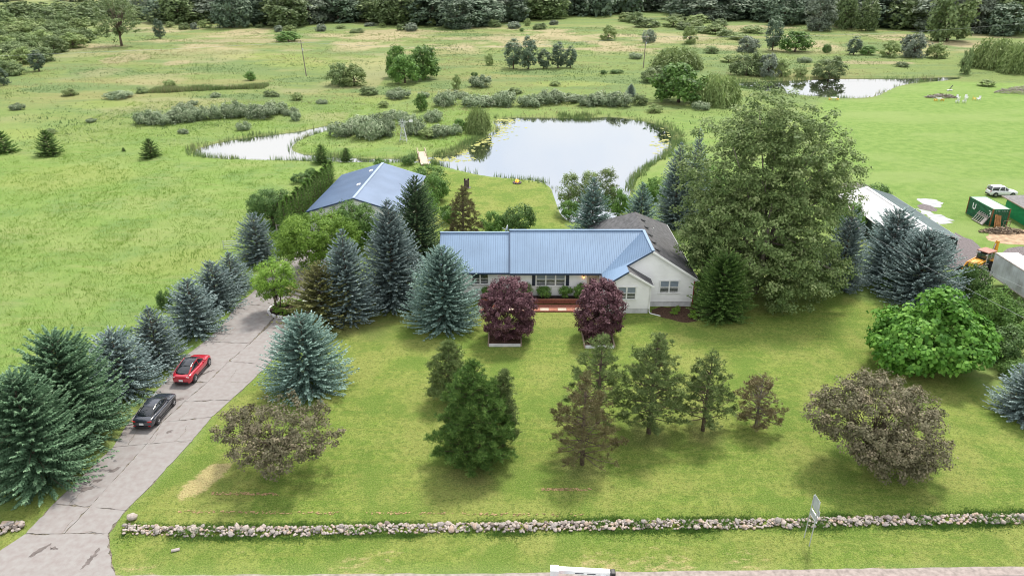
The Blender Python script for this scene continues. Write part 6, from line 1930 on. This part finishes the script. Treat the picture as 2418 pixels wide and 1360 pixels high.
merge_stuff('woodland', 'dark wood closing the view behind the meadow', TR, pls, 'woodland')
# ------------------------------------------------------------------ fieldstone walls
rgs = random.Random(77)
def rock_mesh(seed):
    bm = bmesh.new()
    bmesh.ops.create_icosphere(bm, subdivisions=1, radius=1.0)
    r_ = random.Random(seed)
    for v in bm.verts:
        v.co *= r_.uniform(.78, 1.12)
        v.co.z *= .8
    me = bpy.data.meshes.new('stone')
    bm.to_mesh(me); bm.free()
    me.polygons.foreach_set('use_smooth', [True] * len(me.polygons))
    return me
STM = [plain('fieldstone_pale', (.40, .345, .305), .85, var=.15, scale=2.5, bump=.3), plain('fieldstone_grey', (.30, .27, .25), .85, var=.18, scale=2.5, bump=.3), plain('fieldstone_tan', (.39, .30, .235), .85, var=.15, scale=2.5, bump=.3), plain('fieldstone_dark', (.19, .155, .135), .85, var=.18, scale=2.5, bump=.3)]
ROCKS = []
for k in range(12):
    me = rock_mesh(k)
    me.materials.append(STM[(0, 1, 2, 0, 1, 0, 2, 0, 1, 3, 0, 1)[k]])
    ROCKS.append(me)
def stone_wall(label, line, wid, n, big, seed, nsep=300):
    r_ = random.Random(seed)
    P = [Vector((*q, 0)) for q in line]
    t = thing('stone_wall', label, 'stone wall', P[0])
    lens = [(P[i + 1] - P[i]).length for i in range(len(P) - 1)]
    tot = sum(lens)
    st = []
    for k in range(n):
        s = tot * (k + r_.random()) / n
        i, q = 0, s
        while i < len(lens) - 1 and q > lens[i]: q -= lens[i]; i += 1
        d = (P[i + 1] - P[i]).normalized()
        side = Vector((-d.y, d.x, 0))
        lat = r_.uniform(-1, 1)
        rad = big * (.5 + .5 * r_.random() + (.7 * (r_.random() < .06)))
        lay = r_.random()
        z = rad * .55 + lay * .26 * (1 - abs(lat) ** 1.6)
        p = P[i] + d * q + side * lat * wid / 2 * (1 - .25 * lay) - P[0]
        st.append((rad, p + Vector((0, 0, z)), (r_.uniform(-.5, .5), r_.uniform(-.5, .5), r_.uniform(0, 6.3)), (r_.uniform(.8, 1.35), r_.uniform(.75, 1.1), r_.uniform(.6, .95)), r_.randrange(12)))
    st.sort(key=lambda a: -a[0])
    for rad, p, ro, sc_, k in st[:nsep]:
        mobj('stone', ROCKS[k], t, p, ro, tuple(rad * q for q in sc_))
    rest = {}
    for rad, p, ro, sc_, k in st[nsep:]:
        m = Matrix.LocRotScale(p, Euler(ro), Vector([rad * q for q in sc_]))
        mb = rest.setdefault(k % 12, MB())
        me = ROCKS[k]
        mb.add([m @ v.co for v in me.vertices], [tuple(f.vertices) for f in me.polygons])
    by = {}
    for k, mb in rest.items():
        mt = ROCKS[k].materials[0]
        by.setdefault(mt.name, (mt, MB()))[1].add(mb.v, mb.f)
    for nm, (mt, mb) in by.items():
        mb.build('small_stones', mt, t, kind='stuff')
    return t
WLINE = GP([(292, 1250), (420, 1256), (640, 1256), (900, 1250), (1209, 1246), (1500, 1240), (1800, 1238), (2100, 1230), (2440, 1225), (2520, 1224)])
stone_wall('long low fieldstone wall along the front lawn', WLINE, .98, 1900, .155, 5)
stone_wall('short fieldstone wall end left of the driveway', GP([(-60, 1262), (0, 1253), (30, 1248), (56, 1242)]), .9, 62, .22, 6)
bo = mobj('boulder', ROCKS[0], None, (*G(312, 1226), .22), (.2, .1, .4), (.42, .34, .34))
tag(bo, 'single large fieldstone at the driveway end of the wall', 'boulder')

# ------------------------------------------------------------------ grasses, reeds, weeds (uncountable)
def blades(name, label, X, Y, Z, h, nb, mat, wid, seed, lean=.45, cat='grass', tb=None, spread=.12):
    rg = np.random.default_rng(seed)
    n = len(X)
    c = np.repeat(np.stack([X, Y, Z - .03], -1), nb, 0)
    c[:, :2] += rg.normal(size=(n * nb, 2)) * spread
    u = rg.normal(size=(n * nb, 3)) * lean
    u[:, 2] = 1
    L_ = np.repeat(h, nb) * rg.uniform(.6, 1.2, n * nb)
    nr = rsph(rg, n * nb) * np.array([1, 1, .2])
    s = unit(np.cross(unit(u), nr))
    u = unit(u)
    w_ = (wid * rg.uniform(.6, 1.3, n * nb))[:, None]
    a = c - s * w_ / 2
    b = c + s * w_ / 2
    tip = c + u * L_[:, None] + rg.normal(size=c.shape) * np.array([.06, .06, 0])
    v = np.stack([a, b, tip], 1).reshape(-1, 3)
    t0 = .45 if tb is None else np.repeat(tb, nb)
    tint = np.clip(t0 + rg.normal(size=n * nb) * .15, 0, 1)
    me = fast_mesh(name, v, np.arange(len(v)).reshape(-1, 3), mat, tint)
    return tag(mobj(name, me), label, cat, kind='stuff')

M['field_grass'] = leafmat('field_grass', (.15, .25, .045), (.22, .33, .07), (.32, .385, .125), .5, vary=0)
M['meadow_grass'] = leafmat('meadow_grass', (.10, .165, .06), (.195, .245, .088), (.30, .275, .145), .5, vary=0)
M['reed'] = leafmat('reed', (.10, .165, .055), (.165, .235, .085), (.30, .265, .15), .35, vary=0)

rgn = np.random.default_rng(99)
def scatter(n, x0, x1, y0, y1, ymid=None):
    return rgn.uniform(x0, x1, n), rgn.uniform(y0, y1, n)
def in_view(X, Y):
    d = Y * CC + CAMH * SS
    px = IW / 2 + X / d * FPX
    return (px > -60) & (px < IW + 60)
# tall field grass, thicker near the camera
X, Y = scatter(70000, -100, -8, 44, 200)
keep = in_view(X, Y)
X, Y = X[keep], Y[keep]
ld, dd, pd = lawn_sd(X, Y), sdist(DRIVE_POLY, X, Y), pond_sd(X, Y)
gsd = sdist([(-29, 98), (-13, 98), (-13, 120), (-29, 120)], X, Y)
yard = (X > -31) & (Y > 62) & (Y < 98)
left_of_drive = X < np.interp(Y, [a.y for a, b in DW], [a.x for a, b in DW]) - .8
keep = (ld > .6) & (dd > .8) & (pd > .4) & (gsd > .5) & (left_of_drive | (Y > 100)) & ~(yard & (Y > 84) & (X > -27)) & (rgn.random(len(X)) < .95 * np.clip(vnoise(X, Y, 5, 31) * 1.6, .25, 1) * np.clip(95 / Y, .3, 1))
X, Y = X[keep], Y[keep]
hh = .20 + .40 * vnoise(X, Y, 3.5, 12) * vnoise(X, Y, 9, 13) + .16 * vnoise(X, Y, 1.5, 14)
tt = .30 + .5 * (vnoise(X, Y, 9, 15) - .45) + .35 * (vnoise(X, Y, 2.5, 16) - .5)
blades('field_grass', 'tall green field grass left of the driveway', X, Y, ground_z(X, Y), hh, 4, M['field_grass'], .062, 1, tb=tt, spread=.2)
# meadow beyond the ponds
X, Y = scatter(60000, -190, 190, 150, 420)
keep = in_view(X, Y)
X, Y = X[keep], Y[keep]
ld, pd = lawn_sd(X, Y), pond_sd(X, Y)
clump = vnoise(X, Y, 14, 41) * .6 + vnoise(X, Y, 5, 42) * .4
dk = ovals(DARKS, X, Y)
keep = (ld > 1) & (pd > .6) & (rgn.random(len(X)) < np.maximum(np.clip((clump - .3) * 2.2, .08, 1), dk))
X, Y = X[keep], Y[keep]
tt = np.clip(.5 - .6 * ovals(DARKS, X, Y) + 1.6 * (vnoise(X, Y * 1.8, 26, 43) - .5) + .3 * (vnoise(X, Y, 5, 44) - .5), 0, 1)
blades('meadow_grass', 'tall grass of the meadow beyond the ponds', X, Y, ground_z(X, Y), .30 + .45 * vnoise(X, Y, 8, 45), 3, M['meadow_grass'], .16, 2, tb=tt, spread=.4)
# reeds round the water
X, Y = scatter(240000, -75, 70, 118, 215)
X2, Y2 = scatter(60000, 60, 165, 200, 262)
X, Y = np.concatenate([X, X2]), np.concatenate([Y, Y2])
pd = pond_sd(X, Y)
dens = sstep(.38, .72, vnoise(X, Y, 7, 51)) * .9 + .08
mown = sdist(LAWN_BACK, X, Y) < 1.2
isl = sdist(GP([(1010, 384), (1090, 350), (1120, 325), (1000, 372)]), X, Y) < 3
east = (sdist(GP([(1480, 300), (1500, 420), (1620, 360), (1640, 290)]), X, Y) < 3)
dens = np.where(X < -14, dens * .45, dens)
dens = np.where(isl, .85, np.where(east, .55, dens))
keep = (pd > -.9) & (pd < .5 + 2.2 * dens * vnoise(X, Y, 3, 55) * 1.6) & (rgn.random(len(X)) < dens * .55) & ~(mown & (rgn.random(len(X)) < .8))
near_br = np.abs(X - (b0[0] + b1[0]) / 2) < 1.6
keep &= ~(near_br & (Y > b0[1] - 3) & (Y < b1[1] + 2))
X, Y = X[keep], Y[keep]
zz = np.maximum(ground_z(X, Y), -.5)
hh = np.where(lawn_sd(X, Y) < 1.5, .7, 1.15) + .4 * (vnoise(X, Y, 4, 52) - .5)
blades('reeds', 'green reeds and cattails fringing the ponds', X, Y, zz, hh, 3, M['reed'], .11, 3, lean=.14, cat='reeds', tb=.35 + .7 * (vnoise(X, Y, 5, 53) - .4), spread=.16)
# reed strip in the left meadow
X, Y = scatter(16000, *sorted((G(375, 212)[0], G(635, 205)[0])), G(500, 222)[1], G(500, 202)[1])
cy = np.interp(X, [G(375, 217)[0], G(500, 215)[0], G(635, 207)[0]], [G(375, 217)[1], G(500, 215)[1], G(635, 207)[1]])
keep = (np.abs(Y - cy) < 5.2 * (vnoise(X, Y, 9, 81) - .12)) & (rgn.random(len(X)) < .35 + .6 * vnoise(X, Y, 4, 82))
X, Y = X[keep], Y[keep]
blades('reeds', 'dark strip of reeds crossing the left meadow', X, Y, ground_z(X, Y), 1.0 + .6 * vnoise(X, Y, 3, 77), 2, M['reed'], .16, 4, lean=.18, cat='reeds', tb=.25 + .5 * vnoise(X, Y, 6, 83), spread=.2)
# rank grass and weeds along the stone wall, at the drive and round the beds
WX = np.array([p[0] for p in WLINE]); WY_ = np.array([p[1] for p in WLINE])
X = rgn.uniform(WX[0], WX[-1], 19000)
lat = rgn.normal(size=len(X)) * .55
lat = np.where(np.abs(lat) < .35, np.sign(lat) * .55 + lat * .4, lat)
Y = np.interp(X, WX, WY_) + lat
dens = sstep(.35, .7, vnoise(X, Y, 2.2, 61)) * .9 + .15
keep = rgn.random(len(X)) < dens
X, Y = X[keep], Y[keep]
hh = .10 + .14 * vnoise(X, Y, 1.2, 62)
blades('weeds', 'rank green weeds fringing the long stone wall', X, Y, X * 0, hh, 4, M['weed'], .05, 5, lean=.7, cat='weeds', tb=.35 + .5 * (vnoise(X, Y, 2, 63) - .4))
# weeds sprouting among the stones
X = rgn.uniform(WX[0], WX[-1], 1500)
Y = np.interp(X, WX, WY_) + rgn.uniform(-.4, .4, len(X))
keep = vnoise(X, Y, 1.5, 64) > .62
X, Y = X[keep], Y[keep]
blades('weeds', 'green weeds sprouting between the wall stones', X, Y, X * 0 + .18, np.full(len(X), .38), 6, M['weed'], .06, 6, lean=.7, cat='weeds')
# short lawn tufts on the verge and the front lawn
X, Y = scatter(95000, -32, 42, 36.2, 60)
keep = in_view(X, Y)
X, Y = X[keep], Y[keep]
keep = (sdist(LAWN_FRONT, X, Y) < -.2) & (rgn.random(len(X)) < np.clip(vnoise(X, Y, 1.8, 71) * 1.4 - .1, .05, 1) * np.clip(44 / Y, 0, 1) ** 2)
X, Y = X[keep], Y[keep]
M['lawn_grass'] = leafmat('lawn_grass', (.085, .155, .022), (.155, .20, .042), (.30, .275, .10), .3, vary=0)
blades('lawn_grass', 'short mown grass blades on the front lawn and verge', X, Y, X * 0, np.full(len(X), .055) + .04 * vnoise(X, Y, 1.1, 72), 3, M['lawn_grass'], .035, 7, lean=.9, tb=.42 + .9 * (vnoise(X, Y, 4, 73) - .5) + .3 * (vnoise(X, Y, .8, 74) - .5), spread=.1)
# cut-grass clippings lying in lines
M['clipping'] = plain('clipping', (.40, .27, .14), .95, var=.2)
mb = MB()
for x0, x1, py in ((500, 660, 1165), (420, 800, 1208), (860, 1380, 1211), (1280, 1400, 1155)):
    for k in range(90):
        px = rgs.uniform(x0, x1)
        q = G(px, py + (px - x0) * .01 + rgs.uniform(-3, 3))
        a = rgs.uniform(0, 6)
        l_ = rgs.uniform(.05, .2)
        mb.box((q[0], q[1], .03), (l_, rgs.uniform(.03, .08), .03), (0, 0, a * .15))
o = mb.build('grass_clippings', M['clipping'], None)
tag(o, 'tan lines of dry grass clippings on the front lawn', 'clippings', kind='stuff')
# floating mats at the island's edge
M['algae'] = plain('algae', (.30, .29, .07), .8, var=.2, scale=1.0, dirt=(.16, .19, .06))
mb = MB()
for k in range(700):
    c_ = rgs.choice([(1120, 332, 26, 8), (1148, 318, 26, 6), (1085, 352, 14, 6), (1040, 374, 38, 3.0), (1185, 300, 18, 6), (1190, 281, 20, 3), (1570, 330, 16, 22)])
    q = G(rgs.gauss(c_[0], c_[2]), rgs.gauss(c_[1], c_[3]))
    rr_ = rgs.uniform(.12, .5)
    n_ = 7
    mb.add([(q[0] + math.cos(2 * PI * j / n_) * rr_ * rgs.uniform(.7, 1.2), q[1] + math.sin(2 * PI * j / n_) * rr_ * rgs.uniform(.7, 1.2), -.352 + k * .000004) for j in range(n_)], [tuple(range(n_))])
o = mb.build('floating_algae', M['algae'], None)
tag(o, 'yellow green floating mats along the pond edges', 'algae', kind='stuff')
